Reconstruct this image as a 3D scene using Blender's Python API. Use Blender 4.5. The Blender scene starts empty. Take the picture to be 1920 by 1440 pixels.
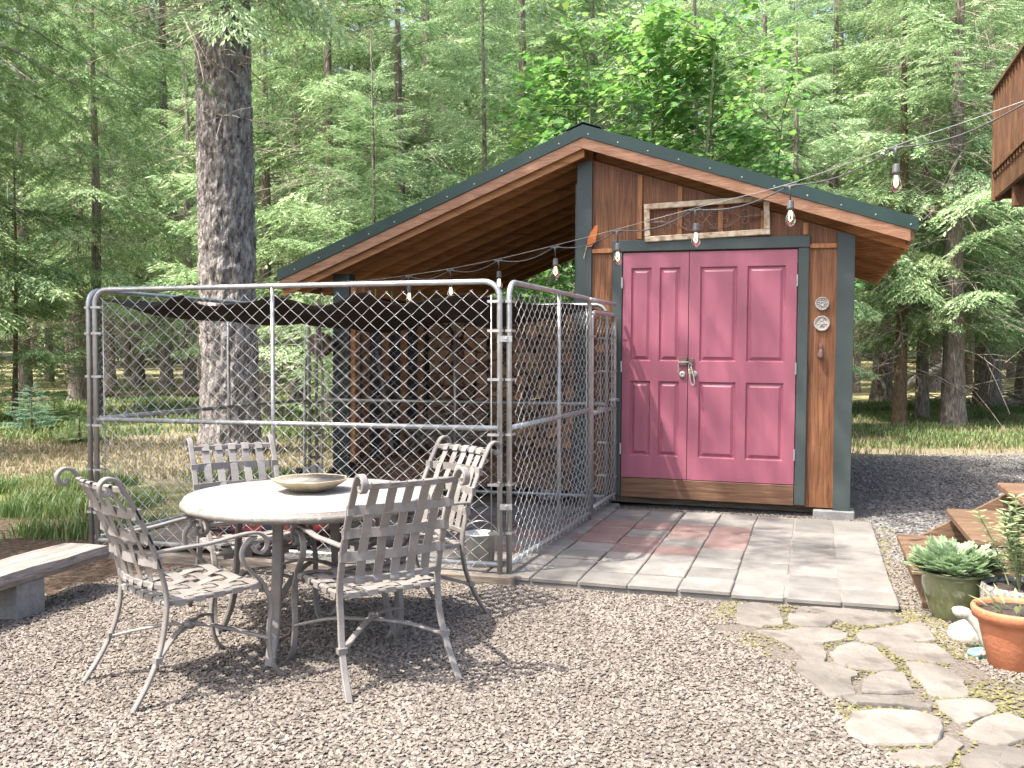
import bpy, math, random
import numpy as np
from mathutils import Vector, Matrix

# ------------------------------------------------------------------ camera, sky, sun, exposure
sc = bpy.context.scene
col = sc.collection
R = math.radians
EYE = 1.425
cam_d = bpy.data.cameras.new('camera'); cam = bpy.data.objects.new('camera', cam_d); col.objects.link(cam)
cam_d.sensor_fit = 'HORIZONTAL'; cam_d.sensor_width = 36; cam_d.lens = 33.75; cam_d.clip_end = 500
cam.location = (0, 0, EYE); cam.rotation_euler = (math.pi/2 - math.atan(58/1800), 0, 0)
sc.camera = cam
SUN = Vector((-.48, -.24, 1)).normalized()
w = bpy.data.worlds.new('World'); sc.world = w; w.use_nodes = True
nt = w.node_tree; sky = nt.nodes.new('ShaderNodeTexSky'); sky.sky_type = 'NISHITA'; sky.sun_disc = False
sky.sun_elevation = math.asin(SUN.z); sky.sun_rotation = math.atan2(SUN.x, SUN.y) % (2*math.pi)
sky.dust_density = 5.0; sky.ozone_density = .5
nt.links.new(sky.outputs[0], nt.nodes['Background'].inputs[0]); nt.nodes['Background'].inputs[1].default_value = .15
sd = bpy.data.lights.new('sun', 'SUN'); sun = bpy.data.objects.new('sun', sd); col.objects.link(sun)
sd.energy = 3.3; sd.angle = R(.5); sd.color = (1, .95, .87)
sun.rotation_euler = SUN.to_track_quat('Z', 'Y').to_euler(); sun.location = (-10, -5, 25)
sc.view_settings.view_transform = 'Standard'; sc.view_settings.look = 'None'
sc.view_settings.exposure = 1.85; sc.view_settings.gamma = 1.0
sc.cycles.use_denoising = True
sc.cycles.max_bounces = 6; sc.cycles.diffuse_bounces = 4; sc.cycles.transmission_bounces = 6; sc.cycles.glossy_bounces = 3

# ------------------------------------------------------------------ helpers
rng = np.random.default_rng(7); random.seed(7)
F_ = 1800.; P_ = math.atan(58/F_)
def G(x, y, z=0.):
    """point of the place at height z that the photograph shows at (x, y)"""
    r = np.array([(x-960)/F_, math.cos(P_)-(y-720)/F_*math.sin(P_), -math.sin(P_)-(y-720)/F_*math.cos(P_)])
    k = (z-EYE)/r[2]
    return Vector((r[0]*k, r[1]*k, z))
def tag(o, label=None, cat=None, group=None, kind=None):
    if label: o['label'] = label
    if cat: o['category'] = cat
    if group: o['group'] = group
    if kind: o['kind'] = kind
    return o
def thing(name, label, cat, loc=(0,0,0), rz=0, group=None):
    o = bpy.data.objects.new(name, None); col.objects.link(o); o.empty_display_size = .2
    o.location = loc; o.rotation_euler = (0, 0, rz)
    return tag(o, label, cat, group)
def copy_tree(o, parent=None):
    c = o.copy(); col.objects.link(c); c.parent = parent
    for ch in list(o.children): copy_tree(ch, c)
    return c
def npmesh(name, V, Fq, smooth=False):
    me = bpy.data.meshes.new(name); V = np.asarray(V, np.float32); Fq = np.asarray(Fq, np.int32)
    n, k = Fq.shape
    me.vertices.add(len(V)); me.vertices.foreach_set('co', V.ravel())
    me.loops.add(n*k); me.loops.foreach_set('vertex_index', Fq.ravel())
    me.polygons.add(n); me.polygons.foreach_set('loop_start', np.arange(n, dtype=np.int32)*k)
    me.polygons.foreach_set('loop_total', np.full(n, k, np.int32))
    if smooth: me.polygons.foreach_set('use_smooth', np.ones(n, bool))
    me.update(calc_edges=True); me.validate()
    return me
class MB:
    def __init__(s): s.v = []; s.f = []
    def add(s, vs, fs):
        b = len(s.v); s.v += [tuple(p) for p in vs]; s.f += [tuple(b+i for i in f) for f in fs]; return s
    def box(s, x0, x1, y0, y1, z0, z1, M=None):
        vs = [Vector((x, y, z)) for x in (x0, x1) for y in (y0, y1) for z in (z0, z1)]
        if M: vs = [M @ p for p in vs]
        return s.add(vs, [(0,1,3,2),(4,6,7,5),(0,4,5,1),(2,3,7,6),(0,2,6,4),(1,5,7,3)])
    def bbox(s, x0, x1, y0, y1, z0, z1, b=.004):
        """box with small chamfers"""
        X, Y, Z = (x0, x1), (y0, y1), (z0, z1); vs = []; idx = {}
        for i in (0,1):
            for j in (0,1):
                for k in (0,1):
                    p = (X[i], Y[j], Z[k]); d = [b if q == 0 else -b for q in (i,j,k)]
                    for a in range(3):
                        q = [p[t]+(0 if t == a else d[t]) for t in range(3)]
                        idx[(i,j,k,a)] = len(vs); vs.append(q)
        fs = []
        for a in range(3):
            o = [t for t in range(3) if t != a]
            for s_ in (0,1):
                q = []
                for (m,n) in ((0,0),(1,0),(1,1),(0,1)):
                    c = [0,0,0]; c[a] = s_; c[o[0]] = m; c[o[1]] = n; q.append(idx[(*c, a)])
                fs.append(q)
        for a in range(3):
            o = [t for t in range(3) if t != a]
            for m in (0,1):
                for n in (0,1):
                    q = []
                    for e, ax in ((0,o[0]),(1,o[0]),(1,o[1]),(0,o[1])):
                        c = [0,0,0]; c[a] = e; c[o[0]] = m; c[o[1]] = n; q.append(idx[(*c, ax)])
                    fs.append(q)
        for c in [(i,j,k) for i in (0,1) for j in (0,1) for k in (0,1)]:
            fs.append([idx[(*c,0)], idx[(*c,1)], idx[(*c,2)]])
        return s.add(vs, fs)
    def loft(s, rings, closed=False, caps=True):
        n = len(rings[0]); b = len(s.v); m = len(rings)
        for r in rings: s.v += [tuple(p) for p in r]
        for i in range(m if closed else m-1):
            i2 = (i+1) % m
            for j in range(n):
                j2 = (j+1) % n
                s.f.append((b+i*n+j, b+i*n+j2, b+i2*n+j2, b+i2*n+j))
        if caps and not closed:
            s.f.append(tuple(b+j for j in range(n))[::-1]); s.f.append(tuple(b+(m-1)*n+j for j in range(n)))
        return s
    def tube(s, pts, r, n=8, closed=False):
        pts = [Vector(p) for p in pts]; m = len(pts); rings = []; ref = None
        for i, p in enumerate(pts):
            a = pts[i-1] if (i > 0 or closed) else p; c = pts[(i+1) % m] if (i < m-1 or closed) else p
            t = (c-a).normalized()
            if ref is None: ref = Vector((0,0,1)) if abs(t.z) < .8 else Vector((1,0,0))
            x = (ref - t*ref.dot(t)).normalized(); ref = x; y = t.cross(x)
            rr = r[i] if isinstance(r, (list, tuple)) else r
            rings.append([p + (x*math.cos(2*math.pi*k/n)+y*math.sin(2*math.pi*k/n))*rr for k in range(n)])
        return s.loft(rings, closed)
    def bar(s, pts, w, t, side=(1,0,0)):
        """flat bar swept along pts, its width along side"""
        pts = [Vector(p) for p in pts]; side = Vector(side); rings = []; m = len(pts)
        for i, p in enumerate(pts):
            a = pts[max(i-1,0)]; c = pts[min(i+1,m-1)]; tg = (c-a).normalized()
            sd_ = (side - tg*side.dot(tg)).normalized(); nn = tg.cross(sd_)
            ww = w[i] if isinstance(w, (list, tuple)) else w
            c_ = .25*t
            rings.append([p+sd_*x+nn*y for x, y in ((-ww/2+c_,-t/2),(ww/2-c_,-t/2),(ww/2,-t/2+c_),(ww/2,t/2-c_),(ww/2-c_,t/2),(-ww/2+c_,t/2),(-ww/2,t/2-c_),(-ww/2,-t/2+c_))])
        return s.loft(rings)
    def lathe(s, prof, n=32, c=(0,0,0), jit=None):
        rings = []
        for i, (r, z) in enumerate(prof):
            rings.append([(c[0]+r*(jit(i,k/n) if jit else 1)*math.cos(2*math.pi*k/n), c[1]+r*(jit(i,k/n) if jit else 1)*math.sin(2*math.pi*k/n), c[2]+z) for k in range(n)])
        return s.loft(rings)
    def prism(s, poly, z0, z1, bev=0.):
        P = [Vector((p[0], p[1], 0)) for p in poly]
        c = sum(P, Vector())/len(P)
        if sum(P[i].x*P[(i+1)%len(P)].y-P[(i+1)%len(P)].x*P[i].y for i in range(len(P))) < 0: P = P[::-1]
        rings = [[(p.x, p.y, z0) for p in P], [(p.x, p.y, z1-bev) for p in P]]
        if bev: rings.append([(*( (p+(c-p).normalized()*bev).to_2d() ), z1) for p in P])
        return s.loft(rings)
    def build(s, name, m, parent=None, smooth=False):
        me = bpy.data.meshes.new(name); me.from_pydata(s.v, [], s.f); me.update()
        if smooth: me.polygons.foreach_set('use_smooth', [True]*len(me.polygons))
        if m: me.materials.append(m)
        o = bpy.data.objects.new(name, me); col.objects.link(o); o.parent = parent
        return o
def obj(name, me, m, parent=None):
    if m and not len(me.materials): me.materials.append(m)
    o = bpy.data.objects.new(name, me); col.objects.link(o); o.parent = parent
    return o
def spline(pts, k=6):
    P = [Vector(p) for p in pts]; P = [P[0]*2-P[1]] + P + [P[-1]*2-P[-2]]; out = []
    for i in range(1, len(P)-2):
        a, b, c, d = P[i-1:i+3]
        for j in range(k):
            t = j/k
            out.append(.5*((2*b)+(c-a)*t+(2*a-5*b+4*c-d)*t*t+(3*b-a-3*c+d)*t**3))
    out.append(P[-2]); return out
def interp(tab, x):
    return float(np.interp(x, [a for a, b in tab], [b for a, b in tab]))

# ------------------------------------------------------------------ materials
def mat(name, stops, scale=6., stretch=(1,1,1), detail=6., rough=.7, bump=.2, bscale=None, metal=0., spec=.3, rnd=.0,
        island=0., dist=.01, distort=0., spots=None, coat=0., rough_var=.15, trans=0., world=None):
    m = bpy.data.materials.new(name); m.use_nodes = True; t = m.node_tree; N = t.nodes; L = t.links
    b = N['Principled BSDF']
    tc = N.new('ShaderNodeTexCoord'); mp = N.new('ShaderNodeMapping'); mp.inputs['Scale'].default_value = stretch
    L.new(tc.outputs['Object'], mp.inputs[0])
    if rnd or island:
        oi = N.new('ShaderNodeObjectInfo'); cx = N.new('ShaderNodeVectorMath'); cx.operation = 'SCALE'; cx.inputs[0].default_value = (17, 31, 23)
        L.new(oi.outputs['Random'], cx.inputs['Scale']); L.new(cx.outputs[0], mp.inputs['Location'])
    no = N.new('ShaderNodeTexNoise'); no.inputs['Scale'].default_value = scale; no.inputs['Detail'].default_value = detail
    no.inputs['Roughness'].default_value = .62; no.inputs['Distortion'].default_value = distort
    L.new(mp.outputs[0], no.inputs['Vector'])
    cr = N.new('ShaderNodeValToRGB'); e = cr.color_ramp.elements
    while len(e) > 1: e.remove(e[-1])
    for i, (p, c) in enumerate(stops):
        q = e[0] if i == 0 else e.new(p)
        q.position = p; q.color = (*c, 1)
    L.new(no.outputs[0], cr.inputs[0]); colr = cr.outputs[0]
    if spots:
        sp = N.new('ShaderNodeTexNoise'); sp.inputs['Scale'].default_value = spots[0]; sp.inputs['Detail'].default_value = 4
        L.new(tc.outputs['Object'], sp.inputs['Vector'])
        mr = N.new('ShaderNodeMapRange'); mr.inputs[1].default_value = spots[1]; mr.inputs[2].default_value = spots[1]+.12
        L.new(sp.outputs[0], mr.inputs[0]); mx = N.new('ShaderNodeMix'); mx.data_type = 'RGBA'
        L.new(mr.outputs[0], mx.inputs[0]); L.new(colr, mx.inputs[6]); mx.inputs[7].default_value = (*spots[2], 1); colr = mx.outputs[2]
    if world:
        gm = N.new('ShaderNodeNewGeometry'); wn = N.new('ShaderNodeTexNoise'); wn.inputs['Scale'].default_value = world[0]; wn.inputs['Detail'].default_value = 5
        L.new(gm.outputs['Position'], wn.inputs['Vector']); mr = N.new('ShaderNodeMapRange'); mr.inputs[1].default_value = .3; mr.inputs[2].default_value = .7; mr.inputs[3].default_value = world[1]; mr.inputs[4].default_value = world[2]
        L.new(wn.outputs[0], mr.inputs[0]); hs = N.new('ShaderNodeHueSaturation'); L.new(mr.outputs[0], hs.inputs['Value']); L.new(colr, hs.inputs['Color']); colr = hs.outputs[0]
    for amt, src in ((rnd, 'o'), (island, 'i')):
        if not amt: continue
        if src == 'o': out = oi.outputs['Random']
        else: out = N.new('ShaderNodeNewGeometry').outputs['Random Per Island']
        mr = N.new('ShaderNodeMapRange'); mr.inputs[3].default_value = 1-amt; mr.inputs[4].default_value = 1+amt; L.new(out, mr.inputs[0])
        hs = N.new('ShaderNodeHueSaturation'); L.new(mr.outputs[0], hs.inputs['Value']); L.new(colr, hs.inputs['Color']); colr = hs.outputs[0]
    L.new(colr, b.inputs['Base Color'])
    b.inputs['Metallic'].default_value = metal; b.inputs['Specular IOR Level'].default_value = spec; b.inputs['Coat Weight'].default_value = coat
    b.inputs['Transmission Weight'].default_value = trans
    rr = N.new('ShaderNodeMapRange'); rr.inputs[3].default_value = max(rough-rough_var, .05); rr.inputs[4].default_value = min(rough+rough_var, 1)
    L.new(no.outputs[0], rr.inputs[0]); L.new(rr.outputs[0], b.inputs['Roughness'])
    if bump:
        bn = N.new('ShaderNodeTexNoise'); bn.inputs['Scale'].default_value = bscale or scale*2; bn.inputs['Detail'].default_value = 5
        bn.inputs['Distortion'].default_value = distort
        L.new(mp.outputs[0], bn.inputs['Vector']); bp = N.new('ShaderNodeBump'); bp.inputs['Strength'].default_value = bump; bp.inputs['Distance'].default_value = dist
        L.new(bn.outputs[0], bp.inputs['Height']); L.new(bp.outputs[0], b.inputs['Normal'])
    return m
def leafmat(name, stops, trans=.35, rough=.6, gloss=.04):
    m = bpy.data.materials.new(name); m.use_nodes = True; t = m.node_tree; N = t.nodes; L = t.links
    N.remove(N['Principled BSDF']); out = N['Material Output']
    g = N.new('ShaderNodeNewGeometry'); oi = N.new('ShaderNodeObjectInfo')
    tc = N.new('ShaderNodeTexCoord'); no = N.new('ShaderNodeTexNoise'); no.inputs['Scale'].default_value = .9; no.inputs['Detail'].default_value = 3
    L.new(tc.outputs['Object'], no.inputs['Vector'])
    a = N.new('ShaderNodeMath'); a.operation = 'MULTIPLY_ADD'; a.inputs[1].default_value = .45; L.new(g.outputs['Random Per Island'], a.inputs[0])
    a2 = N.new('ShaderNodeMath'); a2.operation = 'MULTIPLY_ADD'; a2.inputs[1].default_value = .8; L.new(no.outputs[0], a2.inputs[0])
    a3 = N.new('ShaderNodeMath'); a3.operation = 'MULTIPLY_ADD'; a3.inputs[1].default_value = .35; a3.inputs[2].default_value = -.28; L.new(oi.outputs['Random'], a3.inputs[0])
    L.new(a3.outputs[0], a2.inputs[2]); L.new(a2.outputs[0], a.inputs[2])
    cr = N.new('ShaderNodeValToRGB'); e = cr.color_ramp.elements
    while len(e) > 1: e.remove(e[-1])
    for i, (p, c) in enumerate(stops):
        q = e[0] if i == 0 else e.new(p)
        q.position = p; q.color = (*c, 1)
    L.new(a.outputs[0], cr.inputs[0])
    d = N.new('ShaderNodeBsdfDiffuse'); tr = N.new('ShaderNodeBsdfTranslucent'); gl = N.new('ShaderNodeBsdfGlossy'); gl.inputs['Roughness'].default_value = rough
    mx = N.new('ShaderNodeMixShader'); mx.inputs[0].default_value = trans; mx2 = N.new('ShaderNodeMixShader'); mx2.inputs[0].default_value = gloss
    hm = N.new('ShaderNodeMapRange'); hm.inputs[3].default_value = .475; hm.inputs[4].default_value = .53; L.new(oi.outputs['Random'], hm.inputs[0])
    hs = N.new('ShaderNodeHueSaturation'); L.new(hm.outputs[0], hs.inputs['Hue']); L.new(cr.outputs[0], hs.inputs['Color'])
    L.new(hs.outputs[0], d.inputs[0]); L.new(hs.outputs[0], tr.inputs[0])
    L.new(d.outputs[0], mx.inputs[1]); L.new(tr.outputs[0], mx.inputs[2]); L.new(mx.outputs[0], mx2.inputs[1]); L.new(gl.outputs[0], mx2.inputs[2])
    L.new(mx2.outputs[0], out.inputs[0])
    return m
K = {}
K['siding_z'] = mat('stained_plywood', [(.32,(.07,.028,.012)),(.45,(.135,.056,.025)),(.56,(.19,.083,.037)),(.7,(.24,.11,.052))], 4, (11,11,.45), 10, .55, .5, 8, rnd=.12, distort=1.4, dist=.005, world=(3,.82,1.12))
K['siding_x'] = mat('stained_board', [(.3,(.075,.036,.02)),(.5,(.135,.07,.04)),(.7,(.2,.115,.07))], 5, (.6,9,9), 8, .55, .35, 9, rnd=.12, distort=.6, dist=.004)
K['batten'] = mat('stained_batten', [(.3,(.2,.08,.03)),(.5,(.32,.14,.055)),(.7,(.42,.2,.085))], 6, (9,9,.7), 7, .55, .25, rnd=.15, distort=.5, dist=.003)
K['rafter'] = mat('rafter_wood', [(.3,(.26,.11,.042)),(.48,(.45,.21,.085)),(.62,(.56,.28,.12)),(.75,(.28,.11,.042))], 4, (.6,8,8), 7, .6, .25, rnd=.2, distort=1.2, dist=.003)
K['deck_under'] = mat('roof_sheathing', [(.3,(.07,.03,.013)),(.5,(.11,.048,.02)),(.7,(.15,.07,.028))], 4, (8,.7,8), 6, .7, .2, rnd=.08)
K['barge'] = mat('barge_board', [(.3,(.2,.09,.045)),(.5,(.32,.17,.1)),(.66,(.42,.25,.16)),(.8,(.22,.1,.05))], 5, (1,9,9), 8, .65, .4, rnd=.1, distort=.8, spots=(60,.62,(.1,.045,.025)), dist=.004)
K['green_trim'] = mat('green_grey_paint', [(.3,(.04,.053,.05)),(.7,(.056,.071,.068))], 5, (1,1,1), 6, .45, .12, 60, rnd=.06, spots=(90,.75,(.12,.135,.13)))
K['green_roof'] = mat('dark_green_metal', [(.3,(.012,.036,.028)),(.7,(.02,.05,.04))], 3, rough=.35, bump=.05, spec=.5)
K['door'] = mat('rose_door_paint', [(.3,(.255,.075,.108)),(.7,(.305,.093,.133))], 4, (3,3,.5), 6, .4, .12, 12, spec=.45, dist=.003, spots=(46,.76,(.42,.21,.24)), world=(2.3,.86,1.1))
K['galv'] = mat('galvanised_steel', [(.3,(.36,.36,.35)),(.7,(.5,.5,.485))], 14, rough=.42, bump=.04, metal=.7, spec=.5)
K['wire'] = mat('galvanised_wire', [(.3,(.42,.42,.41)),(.7,(.58,.57,.55))], 20, rough=.45, bump=0, metal=.55, spec=.5)
K['chair'] = mat('taupe_metal_paint', [(.3,(.145,.131,.12)),(.7,(.205,.19,.176))], 14, rough=.42, bump=.12, bscale=120, spec=.45, dist=.002, spots=(40,.68,(.26,.245,.23)))
K['strap'] = mat('taupe_vinyl_strap', [(.3,(.175,.158,.144)),(.7,(.235,.216,.2))], 9, rough=.42, bump=.06, bscale=200, spec=.45, rnd=.12, dist=.001, world=(7,.85,1.12))
K['table_top'] = mat('sandy_table_top', [(.3,(.225,.211,.198)),(.7,(.28,.264,.25))], 8, rough=.5, bump=.08, bscale=220, spec=.4, dist=.001, spots=(9,.64,(.19,.176,.163)))
K['table_rim'] = mat('worn_table_rim', [(.3,(.13,.118,.105)),(.7,(.24,.22,.2))], 14, rough=.55, bump=.3, bscale=90, spots=(50,.62,(.33,.31,.28)))
K['bowl_out'] = mat('cream_crackle_glaze', [(.3,(.27,.215,.13)),(.6,(.4,.335,.225))], 18, rough=.35, bump=.35, bscale=26, spec=.4, spots=(70,.68,(.17,.12,.06)))
K['bowl_in'] = mat('mauve_grey_glaze', [(.3,(.19,.16,.14)),(.7,(.27,.235,.205))], 12, rough=.3, bump=.1, bscale=120, spec=.4, spots=(120,.63,(.33,.28,.21)))
K['concrete'] = mat('concrete_block', [(.3,(.17,.168,.16)),(.7,(.26,.255,.245))], 30, rough=.9, bump=.6, bscale=90)
K['bench'] = mat('weathered_plank', [(.3,(.12,.1,.086)),(.5,(.21,.18,.16)),(.72,(.31,.275,.25))], 5, (.8,7,7), 8, .85, .6, 8, distort=.9)
K['old_wood'] = mat('grey_sleeper', [(.3,(.11,.09,.07)),(.6,(.22,.185,.15))], 6, (.8,7,7), 8, .85, .5, rnd=.15)
K['tarp'] = mat('brown_black_shade_cloth', [(.3,(.022,.017,.014)),(.7,(.04,.031,.026))], 10, rough=.85, bump=.3, bscale=25, spec=.15)
K['log_end'] = mat('split_log_end', [(.25,(.22,.115,.06)),(.5,(.36,.2,.105)),(.75,(.5,.31,.17))], 5, rough=.85, bump=.6, bscale=40, rnd=.6, dist=.006)
K['log_bark'] = mat('log_bark', [(.3,(.05,.033,.024)),(.7,(.13,.09,.065))], 22, rough=.95, bump=.7, rnd=.2)
K['grey_board'] = mat('grey_weathered_board', [(.3,(.05,.05,.053)),(.7,(.12,.12,.125))], 5, (8,8,.6), 7, .85, .4, rnd=.2)
K['paver_grey'] = mat('grey_paver', [(.3,(.125,.118,.108)),(.7,(.195,.185,.17))], 7, rough=.9, bump=.5, bscale=130, rnd=.18, dist=.004, spots=(7,.55,(.2,.175,.145)), world=(1.5,.82,1.12))
K['paver_red'] = mat('dull_red_paver', [(.3,(.15,.097,.088)),(.7,(.21,.142,.128))], 7, rough=.9, bump=.5, bscale=130, rnd=.14, dist=.004, spots=(7,.55,(.19,.16,.135)), world=(1.5,.82,1.12))
K['flag'] = mat('pale_flagstone', [(.3,(.12,.107,.092)),(.55,(.165,.149,.13)),(.75,(.2,.182,.16))], 3.5, rough=.85, bump=.9, bscale=11, rnd=.14, dist=.02, spots=(6,.56,(.1,.088,.076)), world=(2,.82,1.1))
K['moss'] = mat('dry_yellow_moss', [(.3,(.075,.075,.028)),(.6,(.135,.122,.055)),(.8,(.17,.145,.085))], 12, rough=.95, bump=.6, island=.4)
K['stone'] = mat('gravel_stone', [(.3,(.135,.115,.097)),(.7,(.215,.186,.16))], 30, rough=.85, bump=.3, rnd=.42, world=(1.1,.78,1.12))
K['stone_dark'] = mat('dark_gravel_stone', [(.3,(.11,.105,.101)),(.7,(.2,.19,.182))], 30, rough=.85, bump=.3, rnd=.5, world=(.8,.8,1.15))
K['steps'] = mat('stair_wood', [(.3,(.075,.043,.025)),(.5,(.14,.085,.052)),(.72,(.23,.155,.1))], 4, (.8,8,8), 8, .6, .4, rnd=.14, distort=.9)
K['deck'] = mat('deck_wood', [(.3,(.085,.038,.02)),(.6,(.16,.08,.04)),(.8,(.22,.12,.06))], 4, (6,1,1), 8, .6, .3, rnd=.15)
K['pot_green'] = mat('olive_green_glaze', [(.3,(.1,.115,.05)),(.7,(.17,.185,.09))], 5, rough=.16, bump=.08, bscale=30, spec=.55, coat=.5, rough_var=.06, spots=(6,.6,(.2,.19,.1)))
K['terra'] = mat('terracotta', [(.3,(.33,.12,.058)),(.7,(.46,.18,.095))], 7, rough=.75, bump=.25, bscale=60, spots=(24,.66,(.5,.33,.25)))
K['pebble_pot'] = mat('pebbled_concrete', [(.35,(.07,.065,.06)),(.5,(.19,.178,.162)),(.65,(.34,.32,.295))], 60, rough=.8, bump=1., bscale=70, dist=.01)
K['soil'] = mat('dark_soil', [(.3,(.018,.013,.01)),(.7,(.075,.06,.05))], 40, rough=1, bump=1., bscale=60, dist=.02)
K['white_cer'] = mat('white_ceramic', [(.3,(.3,.285,.25)),(.7,(.4,.385,.35))], 14, rough=.4, bump=.1, spots=(18,.62,(.22,.2,.16)))
K['teal_cer'] = mat('teal_ceramic', [(.3,(.1,.27,.23)),(.7,(.22,.42,.37))], 14, rough=.3, bump=.1)
K['plaque'] = mat('white_plaster', [(.35,(.26,.235,.2)),(.6,(.42,.4,.365))], 40, rough=.7, bump=.5)
K['iron'] = mat('rusty_iron', [(.3,(.1,.065,.055)),(.7,(.24,.16,.13))], 30, rough=.75, bump=.3, metal=.3)
K['black'] = mat('black_rubber', [(.3,(.012,.012,.013)),(.7,(.025,.025,.027))], 20, rough=.6, bump=.1)
K['cable'] = mat('grey_black_cable', [(.3,(.045,.045,.048)),(.7,(.09,.09,.09))], 20, rough=.5, bump=0)
K['brass'] = mat('brass', [(.3,(.55,.42,.2)),(.7,(.7,.56,.3))], 20, rough=.35, bump=0, metal=.9)
K['frame_wood'] = mat('distressed_frame', [(.3,(.2,.13,.075)),(.5,(.45,.36,.25)),(.75,(.62,.54,.42))], 16, rough=.8, bump=.5, bscale=40)
K['yellow'] = mat('yellow_cord', [(.3,(.5,.4,.06)),(.7,(.62,.5,.1))], 20, rough=.7, bump=0)
K['orange'] = mat('rust_orange', [(.3,(.36,.1,.025)),(.7,(.48,.15,.04))], 20, rough=.7, bump=.2)
K['needles_bed'] = mat('dog_bed_print', [(.40,(.01,.012,.02)),(.45,(.16,.02,.02)),(.55,(.19,.03,.028)),(.58,(.02,.02,.02)),(.66,(.18,.1,.055))], 9, rough=.9, bump=.2, detail=1)
K['bark'] = mat('fir_bark', [(.3,(.06,.048,.04)),(.5,(.19,.155,.132)),(.7,(.38,.33,.29))], 9, (3,3,.7), 9, .95, 1.0, 7, dist=.05, distort=.4)
K['bark_big'] = mat('grey_fir_bark', [(.34,(.05,.041,.037)),(.48,(.2,.176,.162)),(.64,(.4,.365,.34))], 8, (2.4,2.4,.8), 12, .95, 1.0, 9, dist=.07, distort=.5)
K['bark_brown'] = mat('brown_bark', [(.3,(.07,.045,.028)),(.7,(.2,.14,.09))], 12, (2,2,1), 7, .95, .8, 9, dist=.03)
K['stem'] = mat('green_grey_stem', [(.3,(.12,.15,.07)),(.7,(.22,.25,.13))], 12, rough=.8, bump=.2)
K['dead'] = mat('dead_twigs', [(.3,(.17,.135,.105)),(.7,(.4,.34,.28))], 5, rough=.9, bump=0)
K['log_grey'] = mat('grey_fallen_log', [(.3,(.16,.15,.14)),(.7,(.36,.34,.32))], 7, (.8,5,5), rough=.9, bump=.5)
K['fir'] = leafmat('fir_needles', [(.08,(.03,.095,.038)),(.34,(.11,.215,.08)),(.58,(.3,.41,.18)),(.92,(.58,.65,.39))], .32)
K['fir_blue'] = leafmat('blue_fir_needles', [(.1,(.04,.12,.085)),(.5,(.16,.29,.2)),(.9,(.45,.55,.4))], .3)
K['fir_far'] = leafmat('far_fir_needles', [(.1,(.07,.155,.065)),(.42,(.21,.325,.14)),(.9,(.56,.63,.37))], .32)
K['fir_near'] = leafmat('near_fir_needles', [(.2,(.045,.09,.018)),(.6,(.11,.17,.04)),(.95,(.2,.26,.07))], .45)
K['maple'] = leafmat('maple_leaves', [(.15,(.06,.19,.04)),(.5,(.15,.32,.07)),(.8,(.3,.45,.11)),(.98,(.45,.52,.13))], .5, .55, .03)
K['grass'] = leafmat('grass_blades', [(.15,(.05,.1,.022)),(.5,(.1,.165,.038)),(.75,(.2,.225,.075)),(.95,(.34,.3,.165))], .35)
K['grass_dry'] = leafmat('dry_grass_blades', [(.15,(.15,.15,.06)),(.5,(.26,.225,.12)),(.95,(.38,.315,.2))], .35)
K['herb'] = leafmat('grey_green_herb', [(.1,(.15,.26,.13)),(.45,(.32,.45,.26)),(.9,(.55,.65,.46))], .35)
K['sage'] = leafmat('pale_sage', [(.15,(.2,.28,.12)),(.95,(.42,.5,.27))], .3)
def glassmat():
    m = bpy.data.materials.new('bulb_glass'); m.use_nodes = True; b = m.node_tree.nodes['Principled BSDF']
    b.inputs['Base Color'].default_value = (1,.93,.8,1); b.inputs['Transmission Weight'].default_value = 1; b.inputs['Roughness'].default_value = .03; b.inputs['IOR'].default_value = 1.2
    return m
K['glass'] = glassmat()
def lampmat():
    m = bpy.data.materials.new('filament'); m.use_nodes = True; b = m.node_tree.nodes['Principled BSDF']
    b.inputs['Base Color'].default_value = (1,.75,.45,1); b.inputs['Emission Color'].default_value = (1,.6,.3,1); b.inputs['Emission Strength'].default_value = 4
    return m
K['filament'] = lampmat()

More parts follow.
